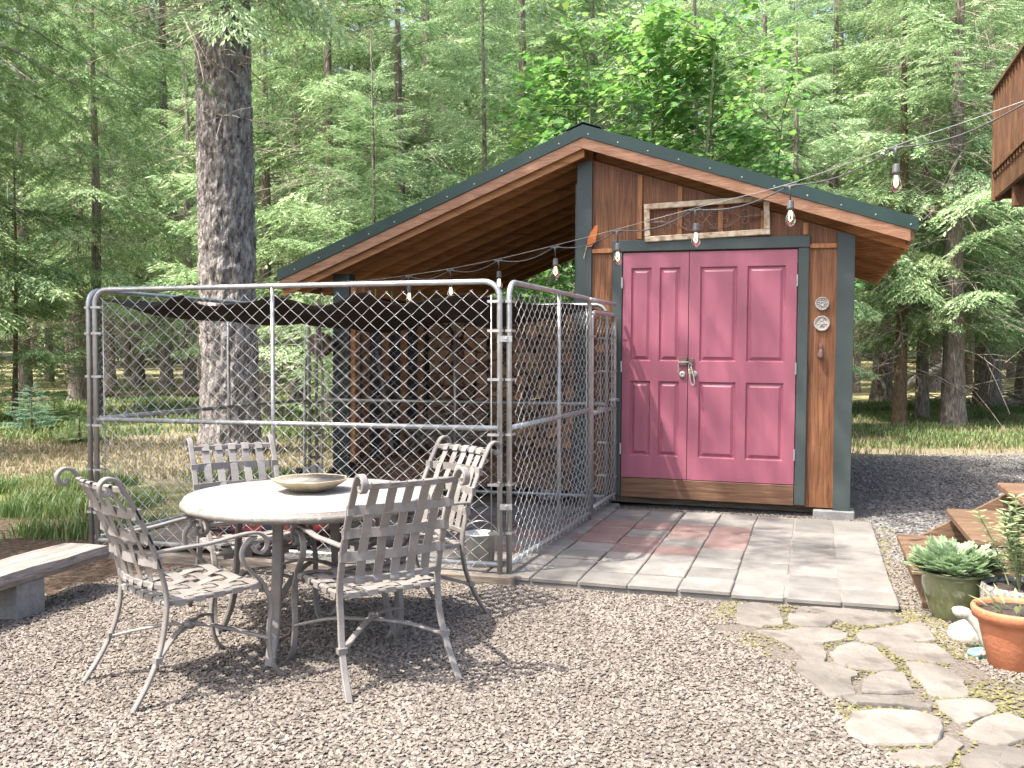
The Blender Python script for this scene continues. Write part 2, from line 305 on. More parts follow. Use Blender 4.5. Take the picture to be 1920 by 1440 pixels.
# ground: one sheet, colours by where gravel, soil and grass lie
def groundmat():
    m = bpy.data.materials.new('ground'); m.use_nodes = True; t = m.node_tree; N = t.nodes; L = t.links; b = N['Principled BSDF']
    tc = N.new('ShaderNodeTexCoord'); sep = N.new('ShaderNodeSeparateXYZ')
    wob = N.new('ShaderNodeTexNoise'); wob.inputs['Scale'].default_value = .9; wob.inputs['Detail'].default_value = 5; L.new(tc.outputs['Object'], wob.inputs['Vector'])
    wa = N.new('ShaderNodeVectorMath'); wa.operation = 'MULTIPLY_ADD'; wa.inputs[1].default_value = (2.2,2.2,0); L.new(wob.outputs['Color'], wa.inputs[0])
    sub = N.new('ShaderNodeVectorMath'); sub.operation = 'ADD'; sub.inputs[1].default_value = (-1.1,-1.1,0); L.new(tc.outputs['Object'], sub.inputs[0]); L.new(sub.outputs[0], wa.inputs[2])
    L.new(wa.outputs[0], sep.inputs[0])
    def noise(s, d=6):
        n = N.new('ShaderNodeTexNoise'); n.inputs['Scale'].default_value = s; n.inputs['Detail'].default_value = d; n.inputs['Roughness'].default_value = .65
        L.new(tc.outputs['Object'], n.inputs['Vector']); return n.outputs[0]
    def ramp(src, stops):
        r = N.new('ShaderNodeValToRGB'); e = r.color_ramp.elements
        while len(e) > 1: e.remove(e[-1])
        for i, (p, c) in enumerate(stops):
            q = e[0] if i == 0 else e.new(p)
            q.position = p; q.color = (*c, 1)
        L.new(src, r.inputs[0]); return r.outputs[0]
    def step(src, a, c):
        r = N.new('ShaderNodeMapRange'); r.inputs[1].default_value = a; r.inputs[2].default_value = c; L.new(src, r.inputs[0]); return r.outputs[0]
    def mix(f, a, c):
        x = N.new('ShaderNodeMix'); x.data_type = 'RGBA'; L.new(f, x.inputs[0]); L.new(a, x.inputs[6]); L.new(c, x.inputs[7]); return x.outputs[2]
    def mul(a, c):
        x = N.new('ShaderNodeMath'); x.operation = 'MULTIPLY'; L.new(a, x.inputs[0]); L.new(c, x.inputs[1]); return x.outputs[0]
    X, Y = sep.outputs[0], sep.outputs[1]
    gravel = ramp(noise(55), [(.3,(.09,.077,.064)),(.45,(.135,.116,.098)),(.6,(.17,.147,.125)),(.75,(.22,.19,.163))])
    bark = ramp(noise(20), [(.3,(.028,.02,.014)),(.5,(.085,.06,.043)),(.7,(.18,.135,.098))])
    drive = ramp(noise(45), [(.3,(.08,.076,.073)),(.5,(.14,.133,.127)),(.7,(.2,.192,.183))])
    dry = ramp(noise(9), [(.3,(.13,.115,.07)),(.5,(.21,.18,.12)),(.7,(.29,.25,.185))])
    green = ramp(noise(3.2), [(.3,(.06,.08,.028)),(.45,(.11,.13,.045)),(.58,(.2,.185,.09)),(.75,(.29,.245,.155))])
    forest = ramp(noise(1.6), [(.32,(.09,.1,.035)),(.45,(.17,.18,.07)),(.55,(.28,.24,.14)),(.7,(.36,.29,.19))])
    c = gravel
    nx = N.new('ShaderNodeMath'); nx.operation = 'MULTIPLY_ADD'; nx.inputs[1].default_value = -.42; L.new(Y, nx.inputs[0]); L.new(X, nx.inputs[2])   # X - .42 Y
    leftm = step(nx.outputs[0], -4.55, -4.95)                                    # left of bench / pen
    c = mix(leftm, c, bark)
    c = mix(mul(leftm, step(Y, 8.2, 9.0)), c, green)
    farl = step(Y, 9.8, 10.8)
    lside = step(X, 1.5, .5)
    c = mix(mul(lside, farl), c, dry)
    c = mix(mul(lside, step(Y, 16.5, 18.)), c, green)
    rside = step(X, 2.2, 2.8)
    c = mix(mul(rside, step(Y, 6.2, 7.2)), c, drive)
    c = mix(mul(rside, step(Y, 12.8, 13.5)), c, dry)
    c = mix(mul(rside, step(Y, 14.6, 15.5)), c, green)
    c = mix(step(Y, 24, 28), c, forest)
    L.new(c, b.inputs['Base Color']); b.inputs['Roughness'].default_value = .95; b.inputs['Specular IOR Level'].default_value = .1
    bp = N.new('ShaderNodeBump'); bp.inputs['Strength'].default_value = .8; bp.inputs['Distance'].default_value = .03
    L.new(noise(40), bp.inputs['Height']); L.new(bp.outputs[0], b.inputs['Normal'])
    return m
xs = np.concatenate([np.linspace(-220,-14,12), np.linspace(-12,14,105), np.linspace(16,220,12)]); ys = np.concatenate([np.linspace(-120,-2,8), np.linspace(0,26,105), np.linspace(28,260,30)])
gx, gy = np.meshgrid(xs, ys, indexing='ij')
def gz(x, y):
    x = np.asarray(x, float); y = np.asarray(y, float)
    far = np.clip((y-13)/10, 0, 1)
    return (.05*np.sin(x*.9+y*.4)+.06*np.sin(y*.7-x*.3))*far + np.clip((y-40)/60, 0, 1)**2*1.5
gv = np.stack([gx, gy, gz(gx, gy)], -1).reshape(-1, 3); nx_, ny_ = gx.shape
ii, jj = np.meshgrid(np.arange(nx_-1), np.arange(ny_-1), indexing='ij'); q0 = (ii*ny_+jj).ravel()
ground = obj('ground', npmesh('ground', gv, np.stack([q0, q0+ny_, q0+ny_+1, q0+1], 1), True), groundmat()); tag(ground, kind='structure')

# ------------------------------------------------------------------ patio and stone path (the setting)
A = R(17.5); U = Vector((math.cos(A), -math.sin(A), 0)); Vd = Vector((math.sin(A), math.cos(A), 0))
patio = thing('patio', None, None, (.107, 5.812, 0), -A); tag(patio, kind='structure')
mb = MB(); mb.box(-1.75, 2.08, .015, 2.74, -.02, .046); mb.build('bedding_sand', K['paver_grey'], patio)
pm = {}
def paver(c, k):
    key = (c, k)
    if key not in pm:
        b_ = MB(); b_.bbox(0, .291, 0, .287, -.03, 0, .006); o = b_.build('paver', K['paver_red' if c else 'paver_grey'], patio); pm[key] = o; return o
    o = pm[key].copy(); col.objects.link(o); return o
red = {(0,4),(0,5),(0,6),(1,3),(1,4),(2,3),(2,5),(3,5),(1,6),(2,6),(3,6),(3,4),(-2,2),(-2,4),(-3,3),(-3,5),(-4,4),(-4,2),(-5,3),(-1,4),(-1,6),(-3,2),(-4,6)}
for c in range(-6, 7):
    for r in range(9):
        o = paver((c, r) in red, 0)
        low = -.012 if c >= 4 else 0
        o.location = (c*.3+.006+random.uniform(-.004,.004), r*.302+.006+random.uniform(-.004,.004), .06+low+random.uniform(-.004,.004))
        o.rotation_euler = (random.uniform(-.008,.008), random.uniform(-.008,.008), random.uniform(-.012,.012))
path = thing('stone_path', None, None, (0,0,0)); tag(path, kind='structure')
flags = ["50,60 100,50 180,55 230,75 252,140 150,146 60,130 44,100", "272,100 340,95 440,105 475,125 430,150 340,150 270,130",
 "310,68 420,65 560,75 700,95 770,120 640,145 520,135 480,115 380,85", "135,165 240,168 340,155 450,160 520,180 500,205 420,215 405,225 430,250 420,290 320,275 310,250 230,200",
 "565,170 700,150 830,130 860,150 900,205 760,212 580,208", "450,260 490,230 560,220 630,235 660,265 735,325 650,335 520,315 470,300",
 "665,215 780,210 900,225 945,260 985,300 870,295 760,280 700,245", "305,290 400,300 480,315 560,345 565,358 520,365 550,410 545,435 450,445 380,385 310,340",
 "610,355 680,340 760,345 800,420 700,425 580,418 590,385", "765,292 860,300 960,330 1010,370 1040,440 920,445 860,415 800,350",
 "505,445 620,438 740,445 880,485 870,495 700,480 560,470", "890,455 1080,447 1170,490 1100,520 1000,550 930,505",
 "540,510 700,500 850,515 920,545 915,590 880,640 620,640 520,580", "1110,530 1200,510 1270,540 1320,600 1200,640 1050,620 1015,585",
 "930,600 1010,640 960,720 800,730 700,690 740,665 890,660", "1080,650 1240,655 1300,720 1200,780 1050,760 1000,700"]
fpolys = []
for s in flags:
    pts = [tuple(map(float, p.split(','))) for p in s.split()]
    g = [G(1360+x/2.268, 1100+y/2.268, .035) for x, y in pts]
    g2 = []
    for i in range(len(g)):
        a_, b_, c_ = g[i-1], g[i], g[(i+1) % len(g)]
        g2 += [b_.lerp(a_, .28), b_.lerp((a_+c_)/2, .06), b_.lerp(c_, .28)]
    g = [(p.x+random.uniform(-.008,.008), p.y+random.uniform(-.008,.008)) for p in g2]
    fpolys.append(g)
    c0 = (sum(p[0] for p in g)/len(g), sum(p[1] for p in g)/len(g))
    mb = MB()
    rings = []
    for k, z in ((1.0,-.03),(1.01,.004),(.985,.012),(.96,.015),(.6,.016),(.25,.015)):
        rings.append([(( p[0]-c0[0])*k*1.045, (p[1]-c0[1])*k*1.045, z+(random.uniform(-.0015,.0015) if k < 1 else 0)) for p in g])
    mb.loft(rings); o = mb.build('flagstone', K['flag'], path, False); o.location = (c0[0], c0[1], random.uniform(-.006,.004))
def inpoly(x, y, poly):
    x = np.asarray(x); y = np.asarray(y); c = np.zeros(x.shape, bool); n = len(poly)
    for i in range(n):
        (x1, y1), (x2, y2) = poly[i], poly[(i+1) % n]
        c ^= ((y1 > y) != (y2 > y)) & (x < (x2-x1)*(y-y1)/((y2-y1) or 1e-9)+x1)
    return c
hull = [(1.22,5.45),(.98,5.0),(1.1,4.65),(1.32,4.1),(1.28,3.6),(1.4,3.0),(2.6,3.0),(2.35,4.0),(2.28,5.1),(2.2,5.5),(2.45,6.2),(3.1,7.7),(2.95,7.75),(2.1,5.2)]
n = 60000; px = rng.uniform(.8, 3.1, n); py = rng.uniform(3., 7.8, n)
ok = inpoly(px, py, hull)
for g in fpolys: ok &= ~inpoly(px, py, g)
cl = np.sin(px*9+py*4)+np.sin(py*11-px*5)+rng.normal(0, .8, n); ok &= cl > -.1
px, py = px[ok], py[ok]; n = len(px)
ico = np.array([(0,0,1),(.9,0,.25),(.28,.86,.25),(-.73,.53,.25),(-.73,-.53,.25),(.28,-.86,.25)], float); icf = np.array([(0,1,2),(0,2,3),(0,3,4),(0,4,5),(0,5,1)])
sz = rng.uniform(.004, .012, n); a = rng.uniform(0, 6.28, n)
vx = ico[None,:,0]*np.cos(a)[:,None]-ico[None,:,1]*np.sin(a)[:,None]; vy = ico[None,:,0]*np.sin(a)[:,None]+ico[None,:,1]*np.cos(a)[:,None]
Vm = np.stack([px[:,None]+vx*sz[:,None], py[:,None]+vy*sz[:,None], .0+ico[None,:,2]*sz[:,None]*rng.uniform(.5,1.2,(n,1))+.004], -1).reshape(-1, 3)
Fm = (icf[None]+np.arange(n)[:,None,None]*6).reshape(-1, 3)
moss = obj('moss', npmesh('moss', Vm, Fm), K['moss']); tag(moss, 'yellow green moss growing between the flagstones', 'moss', kind='stuff')

# loose gravel: real stones spread by geometry nodes
def gravel(name, label, keep, x0, x1, y0, y1, step, dens, size, m, seed):
    gx_ = np.arange(x0, x1, step); gy_ = np.arange(y0, y1, step); V = []; Fq = []
    for x in gx_:
        for y in gy_:
            if not keep(x+step/2, y+step/2): continue
            b0 = len(V); V += [(x,y,0),(x+step,y,0),(x+step,y+step,0),(x,y+step,0)]; Fq.append((b0,b0+1,b0+2,b0+3))
    Va = np.array(V, float); Va[:,2] = gz(Va[:,0], Va[:,1])+.004
    o = obj(name, npmesh(name, Va, Fq), m); tag(o, label, 'gravel', kind='stuff')
    g = bpy.data.node_groups.new(name, 'GeometryNodeTree'); g.interface.new_socket('Geometry', in_out='INPUT', socket_type='NodeSocketGeometry'); g.interface.new_socket('Geometry', in_out='OUTPUT', socket_type='NodeSocketGeometry')
    N = g.nodes; L = g.links; gi = N.new('NodeGroupInput'); go = N.new('NodeGroupOutput')
    d = N.new('GeometryNodeDistributePointsOnFaces'); d.inputs['Density'].default_value = dens; d.inputs['Seed'].default_value = seed
    ic = N.new('GeometryNodeMeshIcoSphere'); ic.inputs['Radius'].default_value = 1; ic.inputs['Subdivisions'].default_value = 1
    sp = N.new('GeometryNodeSetPosition'); nz = N.new('ShaderNodeTexNoise'); nz.inputs['Scale'].default_value = 1.3
    sub = N.new('ShaderNodeVectorMath'); sub.operation = 'MULTIPLY_ADD'; sub.inputs[1].default_value = (1.5,1.5,1.5); sub.inputs[2].default_value = (-.75,-.75,-.75)
    L.new(nz.outputs['Color'], sub.inputs[0]); L.new(sub.outputs[0], sp.inputs['Offset']); L.new(ic.outputs['Mesh'], sp.inputs['Geometry'])
    sm = N.new('GeometryNodeSetMaterial'); sm.inputs['Material'].default_value = m; L.new(sp.outputs[0], sm.inputs[0])
    io = N.new('GeometryNodeInstanceOnPoints'); L.new(gi.outputs[0], d.inputs['Mesh']); L.new(d.outputs['Points'], io.inputs['Points']); L.new(sm.outputs[0], io.inputs['Instance'])
    rv = N.new('FunctionNodeRandomValue'); rv.data_type = 'FLOAT_VECTOR'; rv.inputs[0].default_value = (-.5,-.5,0); rv.inputs[1].default_value = (.5,.5,6.28)
    L.new(rv.outputs[0], io.inputs['Rotation'])
    rs = N.new('FunctionNodeRandomValue'); rs.data_type = 'FLOAT_VECTOR'; rs.inputs[0].default_value = (size*.55,size*.5,size*.22); rs.inputs[1].default_value = (size*1.45,size*.95,size*.5); rs.inputs['Seed'].default_value = 5
    L.new(rs.outputs[0], io.inputs['Scale']); L.new(io.outputs[0], go.inputs[0])
    md = o.modifiers.new('stones', 'NODES'); md.node_group = g
    return o
def inpatio(x, y):
    d = Vector((x-.107, y-5.812, 0)); a = d.dot(U); b = d.dot(Vd); return -3.3 < a < 2.06 and .03 < b < 2.75
def ingravel(x, y):
    return (not inpatio(x, y)) and x-.42*y > -4.95+.2*math.sin(y*3) and abs(x) < y*.56+.35 and not (y > 8.9) and not inpoly(np.array([x]), np.array([y]), [(1.28,5.35),(1.08,4.95),(1.2,4.6),(1.42,4.1),(1.38,3.6),(1.5,2.9),(2.2,2.9),(2.2,4.0),(2.1,4.6),(2.15,5.15)])[0]
gravel('gravel', 'pale tan crushed gravel under and around the table', ingravel, -4.2, 3.0, 2.9, 8.9, .15, 5200, .0105, K['stone'], 1)
gravel('driveway_gravel', 'dark grey gravel of the driveway beside the shed', lambda x, y: x > 2.0+.32*(y-5) and abs(x) < y*.56+.3 and not inpatio(x, y) and y < 13.4, 2.2, 8.2, 6.4, 13.4, .2, 900, .017, K['stone_dark'], 2)

# ------------------------------------------------------------------ shed
SO = Vector((.58712, 8.92337, 0))
shed = thing('garden_shed', 'brown garden shed with rose double doors, green trim and open lean-to', 'shed', SO, 0)
shed.rotation_euler = (Matrix.Rotation(-A, 3, 'Z') @ Matrix.Rotation(R(.45), 3, 'Y')).to_euler()
shed.location = SO + Vector((0,0,.006))
DEP = 4.3
RX, RZ = .09, 3.467        # ridge
def roofz(x, top=True):
    return RZ-(x-RX)*.33 if x > RX else RZ+(x-RX)*.4
def part(name, m, parent, *boxes, bev=0.):
    mb = MB()
    for b in boxes: mb.bbox(*b, b=bev) if bev else mb.box(*b)
    return mb.build(name, m, parent)
# siding of the front, right side and back
def gable_panel(name, x0, x1, y0, y1, z0, m, drop=.26):
    mb = MB(); xsn = [x0]+([RX] if x0 < RX < x1 else [])+[x1]
    poly = [(x0, z0)]+[(x1, z0)]+[(x, roofz(x)-drop) for x in reversed(xsn)]
    mb.loft([[(x, y0, z) for x, z in poly], [(x, y1, z) for x, z in poly]]); return mb.build(name, m, shed)
gable_panel('siding_panel', .02, 2.40, 0, .03, 2.33, K['siding_z'])
part('siding_panel', K['siding_z'], shed, (.02,.44,0,.03,.14,2.33))
part('siding_panel', K['siding_z'], shed, (1.96,2.40,0,.03,.10,2.33))
part('siding_panel', K['siding_z'], shed, (2.37,2.40,.03,DEP,.10,2.44))
part('siding_panel', K['siding_z'], shed, (0,.03,.03,DEP,.10,3.05))
gable_panel('siding_panel', .03, 2.37, DEP-.03, DEP, .10, K['siding_z'])
part('floor_beam', K['old_wood'], shed, (.05,2.35,.16,.26,.03,.12))
part('floor_beam', K['old_wood'], shed, (.05,2.35,DEP-.3,DEP-.2,.0,.12))
part('foundation_block', K['concrete'], shed, (2.12,2.46,-.06,.2,0,.085), bev=.008)
part('foundation_block', K['concrete'], shed, (.02,.3,.05,.3,0,.085), bev=.008)
for x in (.58, .94, 1.30, 1.665, 2.02):
    part('batten', K['batten'], shed, (x-.022, x+.022, -.021, -.001, 2.452, roofz(x)-.275), bev=.003)
part('batten', K['batten'], shed, (.142,.338,-.022,-.001,2.335,2.375), bev=.003)
part('batten', K['batten'], shed, (2.055,2.278,-.022,-.001,2.335,2.375), bev=.003)
def green(nm, *b): return part(nm, K['green_trim'], shed, b, bev=.004)
mb = MB(); mb.loft([[(0,-.03,.08),(.14,-.03,.08),(.14,-.03,roofz(.14)-.27),(0,-.03,roofz(0)-.27)],[(0,.0,.08),(.14,.0,.08),(.14,.0,roofz(.14)-.27),(0,.0,roofz(0)-.27)]]); mb.build('corner_trim', K['green_trim'], shed)
mb = MB(); mb.loft([[(2.28,-.03,.07),(2.42,-.03,.07),(2.42,-.03,roofz(2.42)-.27),(2.28,-.03,roofz(2.28)-.27)],[(2.28,.0,.07),(2.42,.0,.07),(2.42,.0,roofz(2.42)-.27),(2.28,.0,roofz(2.28)-.27)]]); mb.build('corner_trim', K['green_trim'], shed)
green('corner_trim', 2.40,2.425,.003,.12,.08,2.4)
green('corner_trim', -.025,0,.003,.12,.08,2.98)
green('door_frame', .34,.43,-.04,-.003,.115,2.34); green('door_frame', 1.962,2.052,-.04,-.003,.115,2.34); green('door_frame', .335,2.057,-.045,-.003,2.342,2.445)
part('door_sill', K['siding_x'], shed, (.435,1.958,-.035,0,.11,.285), bev=.004)
# doors: stiles and rails round raised panels
def door(x0, x1, cols):
    z0, z1, y0 = .292, 2.328, -.03
    st = .075 if x1-x0 < .7 else .095
    xs_ = []; wI = (x1-x0-2*st); mid = .072 if x1-x0 < .7 else .085; pw = (wI-mid*(cols-1))/cols
    for i in range(cols): a = x0+st+i*(pw+mid); xs_.append((a, a+pw))
    zs = [(z0+.20, z0+.88), (z0+1.06, z1-.135)]
    mb = MB()
    xb = [x0]+[q for p in xs_ for q in p]+[x1]
    for i in range(0, len(xb), 2): mb.box(xb[i], xb[i+1], y0, 0, z0, z1)
    zb = [z0]+[q for p in zs for q in p]+[z1]
    for (a, b) in xs_:
        for i in range(0, len(zb), 2): mb.box(a, b, y0+.0004, 0, zb[i], zb[i+1])
    d = mb.build('door', K['door'], shed)
    for (a, b) in xs_:
        for (c, e) in zs:
            m2 = MB(); q = .028
            def ring(k, y): return [(a+k, y, c+k), (b-k, y, c+k), (b-k, y, e-k), (a+k, y, e-k)]
            m2.loft([ring(0,-.001), ring(0,-.029), ring(.012,-.012), ring(.020,-.012), ring(.044,-.026), ring(.05,-.026)]); m2.build('door_panel', K['door'], d)
    return d
dl = door(.437, 1.029, 2); dr = door(1.035, 1.955, 2)
for d, x in ((dl, .431), (dr, 1.957)):
    for z in (.55, 1.3, 2.06):
        mb = MB(); mb.tube([(x,-.045,z-.05),(x,-.045,z+.05)], .008, 8); mb.build('hinge', K['galv'], d)
def disc(name, x, z, m, parent, y=-.03):
    mb = MB(); pr = [(.001,0),(.029,0),(.031,.006),(.024,.02),(.012,.026),(.008,.02),(.001,.021)]
    mb.loft([[(x+r*math.cos(t), y-h, z+r*math.sin(t)) for t in np.linspace(0,6.283,20,endpoint=False)] for r, h in pr]); return mb.build(name, m, parent, True)
disc('door_knob', .985, 1.235, K['plaque'], dl); disc('door_knob', 1.09, 1.24, K['plaque'], dr)
h = part('hasp', K['iron'], dl, (.955,1.028,-.042,-.031,1.31,1.39), bev=.004)
mb = MB(); mb.tube([(.95,-.05,1.25),(.95,-.055,1.345),(1.04,-.06,1.345)], .006, 6); mb.build('hasp_bar', K['galv'], h)
part('hasp_staple', K['iron'], dr, (1.04,1.085,-.05,-.031,1.31,1.38), bev=.004)
pl = thing('padlock', 'brass padlock with hanging steel cable on the shed doors', 'padlock', shed.matrix_basis @ Vector((1.055,-.062,1.24)), -A)
part('lock_body', K['brass'], pl, (-.018,.018,-.012,.012,.0,.045), bev=.004)
mb = MB(); mb.tube([(-.011,0,.04)]+[(-.011*math.cos(t),0,.085+.012*math.sin(t)) for t in np.linspace(0,3.14,7)]+[(.011,0,.04)], .004, 6); mb.build('shackle', K['galv'], pl)
mb = MB(); mb.tube(spline([(.012,-.015,.07),(.03,-.03,0),(.045,-.04,-.07),(.03,-.045,-.1),(.01,-.035,-.06),(.0,-.02,.02),(.012,-.012,.07)],6), .005, 6); mb.build('cable_loop', K['galv'], pl)
# roof: green metal sheets on boards, barge boards and rafters
YF, YB = -.2, DEP+.35
def roof_part(name, xa, xb, d0, d1, y0, y1, m, parent=shed):
    mb = MB(); za, zb = roofz(xa), roofz(xb)
    mb.loft([[(xa,y0,za+d0),(xb,y0,zb+d0),(xb,y0,zb+d1),(xa,y0,za+d1)],[(xa,y1,za+d0),(xb,y1,zb+d0),(xb,y1,zb+d1),(xa,y1,za+d1)]]); return mb.build(name, m, parent)
XL, XR = -3.03, 2.90
for xa, xb in ((XL, RX), (RX, XR)):
    rf = roof_part('metal_roof', xa, xb, -.022, 0, YF+.02, YB, K['green_roof'])
    for y in np.arange(YF+.25, YB, .3):
        roof_part('roof_rib', xa, xb, .0005, .022, y, y+.02, K['green_roof'], rf)
    # front trim of folded green metal
    roof_part('roof_edge_trim', xa, xb, -.105, .006, YF-.012, YF+.018, K['green_roof'])
    roof_part('barge_board', xa+(.03 if xa == XL else 0), xb-(.06 if xb == XR else 0), -.205, -.107, YF+.0, YF+.038, K['barge'])
    # boards under the roof, each laid along the ridge
    L0 = abs(xb-xa); nB = int(L0/.2)
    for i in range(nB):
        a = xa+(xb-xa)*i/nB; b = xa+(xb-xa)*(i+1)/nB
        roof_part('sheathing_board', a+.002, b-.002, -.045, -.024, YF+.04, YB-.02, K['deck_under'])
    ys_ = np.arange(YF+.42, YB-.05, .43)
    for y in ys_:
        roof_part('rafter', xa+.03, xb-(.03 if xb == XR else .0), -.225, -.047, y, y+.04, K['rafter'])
roof_part('rafter', XL+.03, RX, -.27, -.047, YF+.05, YF+.09, K['rafter'])
for k, (x, m_) in enumerate(((XL+.012, K['barge']), (XR-.06, K['barge']))):
    z = roofz(x); part('eave_fascia', m_, shed, (x-.018 if k == 0 else x, x+.0 if k == 0 else x+.03, YF+.04, YB-.02, z-.19, z-.026))
mb = MB(); mb.loft([[(RX-.16,YF-.016,roofz(RX-.16)+.028),(RX,YF-.016,RZ+.03),(RX+.16,YF-.016,roofz(RX+.16)+.028),(RX+.16,YF-.016,roofz(RX+.16)+.024),(RX,YF-.016,RZ+.024),(RX-.16,YF-.016,roofz(RX-.16)+.024)],
 [(RX-.16,YB,roofz(RX-.16)+.028),(RX,YB,RZ+.03),(RX+.16,YB,roofz(RX+.16)+.028),(RX+.16,YB,roofz(RX+.16)+.024),(RX,YB,RZ+.024),(RX-.16,YB,roofz(RX-.16)+.024)]]); mb.build('ridge_cap', K['green_roof'], shed)
mb = MB()
for i in range(22):
    x = XL+.2+i*.27; mb.lathe([(.001,.006),(.007,.004),(.008,0),(.001,0)], 6, (0,0,0))
    for q in range(-24, 0):
        v_ = mb.v[q]; mb.v[q] = (x+v_[0], YF-.012-v_[2], roofz(x)-.07+v_[1])
mb.build('roof_screws', K['galv'], shed)
# lean-to: posts, header, left wall with studs, platform
green('lean_to_post', -2.52,-2.34,-.0,.14,.08,roofz(-2.45)-.26)
green('lean_to_post', -2.52,-2.36,DEP-.2,DEP-.05,.0,roofz(-2.45)-.26)
part('post_stud', K['rafter'], shed, (-2.335,-2.28,.02,.12,.3,2.12), bev=.004)
part('header_beam', K['rafter'], shed, (-2.33,-2.24,.14,DEP-.1,1.98,2.12), bev=.004)
for i, y in enumerate(np.arange(.22, DEP-.1, .3)):
    part('wall_board', K['grey_board'], shed, (-2.50,-2.475,y,y+.285,.2,2.1))
for y in np.arange(.55, DEP-.2, .5):
    part('wall_stud', K['rafter'], shed, (-2.473,-2.40,y,y+.045,.3,1.98), bev=.003)
for i, y in enumerate(np.arange(.2, 3.4, .19)):
    part('platform_board', K['siding_x'], shed, (-2.38,-.03,y,y+.178,.27,.305), bev=.003)
part('platform_beam', K['siding_x'], shed, (-2.38,-.03,.21,.26,.10,.268), bev=.003)
part('platform_beam', K['old_wood'], shed, (-2.3,-.1,1.6,1.7,.02,.268))
part('platform_beam', K['old_wood'], shed, (-2.3,-.1,3.2,3.3,.02,.268))
for x in (-2.2, -1.2, -.3): part('foundation_block', K['concrete'], shed, (x-.1,x+.1,.2,.4,0,.098), bev=.006)
MS = Matrix.LocRotScale(shed.location, shed.rotation_euler, None)
def on_shed(x, y, z): return MS @ Vector((x, y, z))
# things hung on the shed wall
def round_plaque(label, x, z, r, kind):
    t = thing('wall_plaque', label, 'plaque', on_shed(x, -.002, z), -A)
    mb = MB(); mb.loft([[(q*math.cos(a_), -h_, q*math.sin(a_)) for a_ in np.linspace(0,6.283,32,endpoint=False)] for q, h_ in ((.001,0),(r,0),(r,.018),(r*.9,.024),(r*.84,.016),(.001,.018))])
    mb.build('plaque_disc', K['plaque'], t, True)
    mb = MB()
    if kind == 0:
        mb.tube([(r*.32*math.cos(a_), -.02, r*.32*math.sin(a_)) for a_ in np.linspace(0,6.283,20,endpoint=False)], .005, 6, True)
        for a_ in np.linspace(0,6.283,10,endpoint=False): mb.tube([(r*.48*math.cos(a_),-.019,r*.48*math.sin(a_)),(r*.68*math.cos(a_+.15),-.019,r*.68*math.sin(a_+.15))], [.007,.003], 6)
        mb.build('relief_ring', K['plaque'], t, True)
    else:
        for cx, cz, s_ in ((0,-.1,.3),(-.28,.18,.16),(.28,.18,.16),(-.2,-.32,.2),(.2,-.32,.2),(0,.38,.24),(0,.05,.18),(-.45,-.05,.18),(.45,-.05,.18)):
            rr = s_*r; mb.loft([[(cx*r+rr*math.cos(e_)*math.cos(a_), -.016-rr*.55*math.sin(e_), cz*r+rr*math.cos(e_)*math.sin(a_)) for a_ in np.linspace(0,6.283,12,endpoint=False)] for e_ in (0,.5,1.0,1.5)])
        mb.build('relief_face', K['plaque'], t, True)
round_plaque('small white round plaque with ring relief, above the other plaque', 2.165, 1.86, .058, 0)
round_plaque('white round plaque with moulded face, below the ring plaque', 2.165, 1.69, .066, 1)
t = thing('wall_bell', 'small dark iron bell hung under the white plaques', 'bell', on_shed(2.16, -.004, 1.44), -A)
part('bracket', K['iron'], t, (-.014,.014,-.02,0,.03,.075), bev=.003)
mb = MB(); mb.lathe([(.001,.03),(.012,.028),(.018,.01),(.024,-.02),(.028,-.045),(.016,-.05),(.012,-.062),(.001,-.066)], 14, (0,-.032,0)); mb.build('bell_body', K['iron'], t, True)
t = thing('gable_frame', 'distressed wooden frame with iron scrollwork above the shed doors', 'wall decor', on_shed(1.175, -.046, 2.61), -A)
t.rotation_euler.y = R(-1.6)
for b_ in ((-.545,.545,-.02,.008,.12,.17),(-.545,.545,-.02,.008,-.17,-.12),(-.545,-.495,-.021,.007,-.119,.119),(.495,.545,-.021,.007,-.119,.119)): part('frame_rail', K['frame_wood'], t, b_, bev=.005)
def scroll(cx, cz, r, a0, turns, s_=1, k=22):
    return [(cx+s_*r*(1-.75*i/k)*math.cos(a0+turns*6.283*i/k), -.006, cz+r*(1-.75*i/k)*math.sin(a0+turns*6.283*i/k)) for i in range(k+1)]
for s_ in (1, -1):
    mb = MB(); mb.tube(spline([(s_*.49,-.006,0),(s_*.3,-.006,0),(s_*.2,-.006,.07),(s_*.08,-.006,.085),(0,-.006,0)],6), .005, 6); mb.build('iron_bar', K['iron'], t)
    mb = MB(); mb.tube(spline([(s_*.3,-.004,0),(s_*.2,-.004,-.07),(s_*.08,-.004,-.085),(0,-.004,0)],6), .005, 6); mb.build('iron_bar', K['iron'], t)
    for cx, cz, r, a0, tn in ((.33,.035,.04,-1.6,1.1),(.33,-.035,.04,1.6,-1.1),(.17,.03,.045,0,1.2),(.17,-.03,.045,0,-1.2),(.06,-.06,.04,1.5,1.2),(.06,.06,.04,-1.5,-1.2)):
        mb = MB(); mb.tube(scroll(s_*cx, cz, r, a0, tn, s_), .004, 5); mb.build('iron_scroll', K['iron'], t)
    mb = MB(); mb.tube([(s_*.36,-.006,0),(s_*.39,-.006,0),(s_*.405,-.006,0),(s_*.43,-.006,0),(s_*.485,-.006,0)], [.004,.015,.008,.016,.002], 8); mb.build('iron_finial', K['iron'], t)
t = thing('wall_ornament', 'small rust orange leaf ornament on the green corner trim', 'ornament', on_shed(.15, -.036, 2.49), -A)
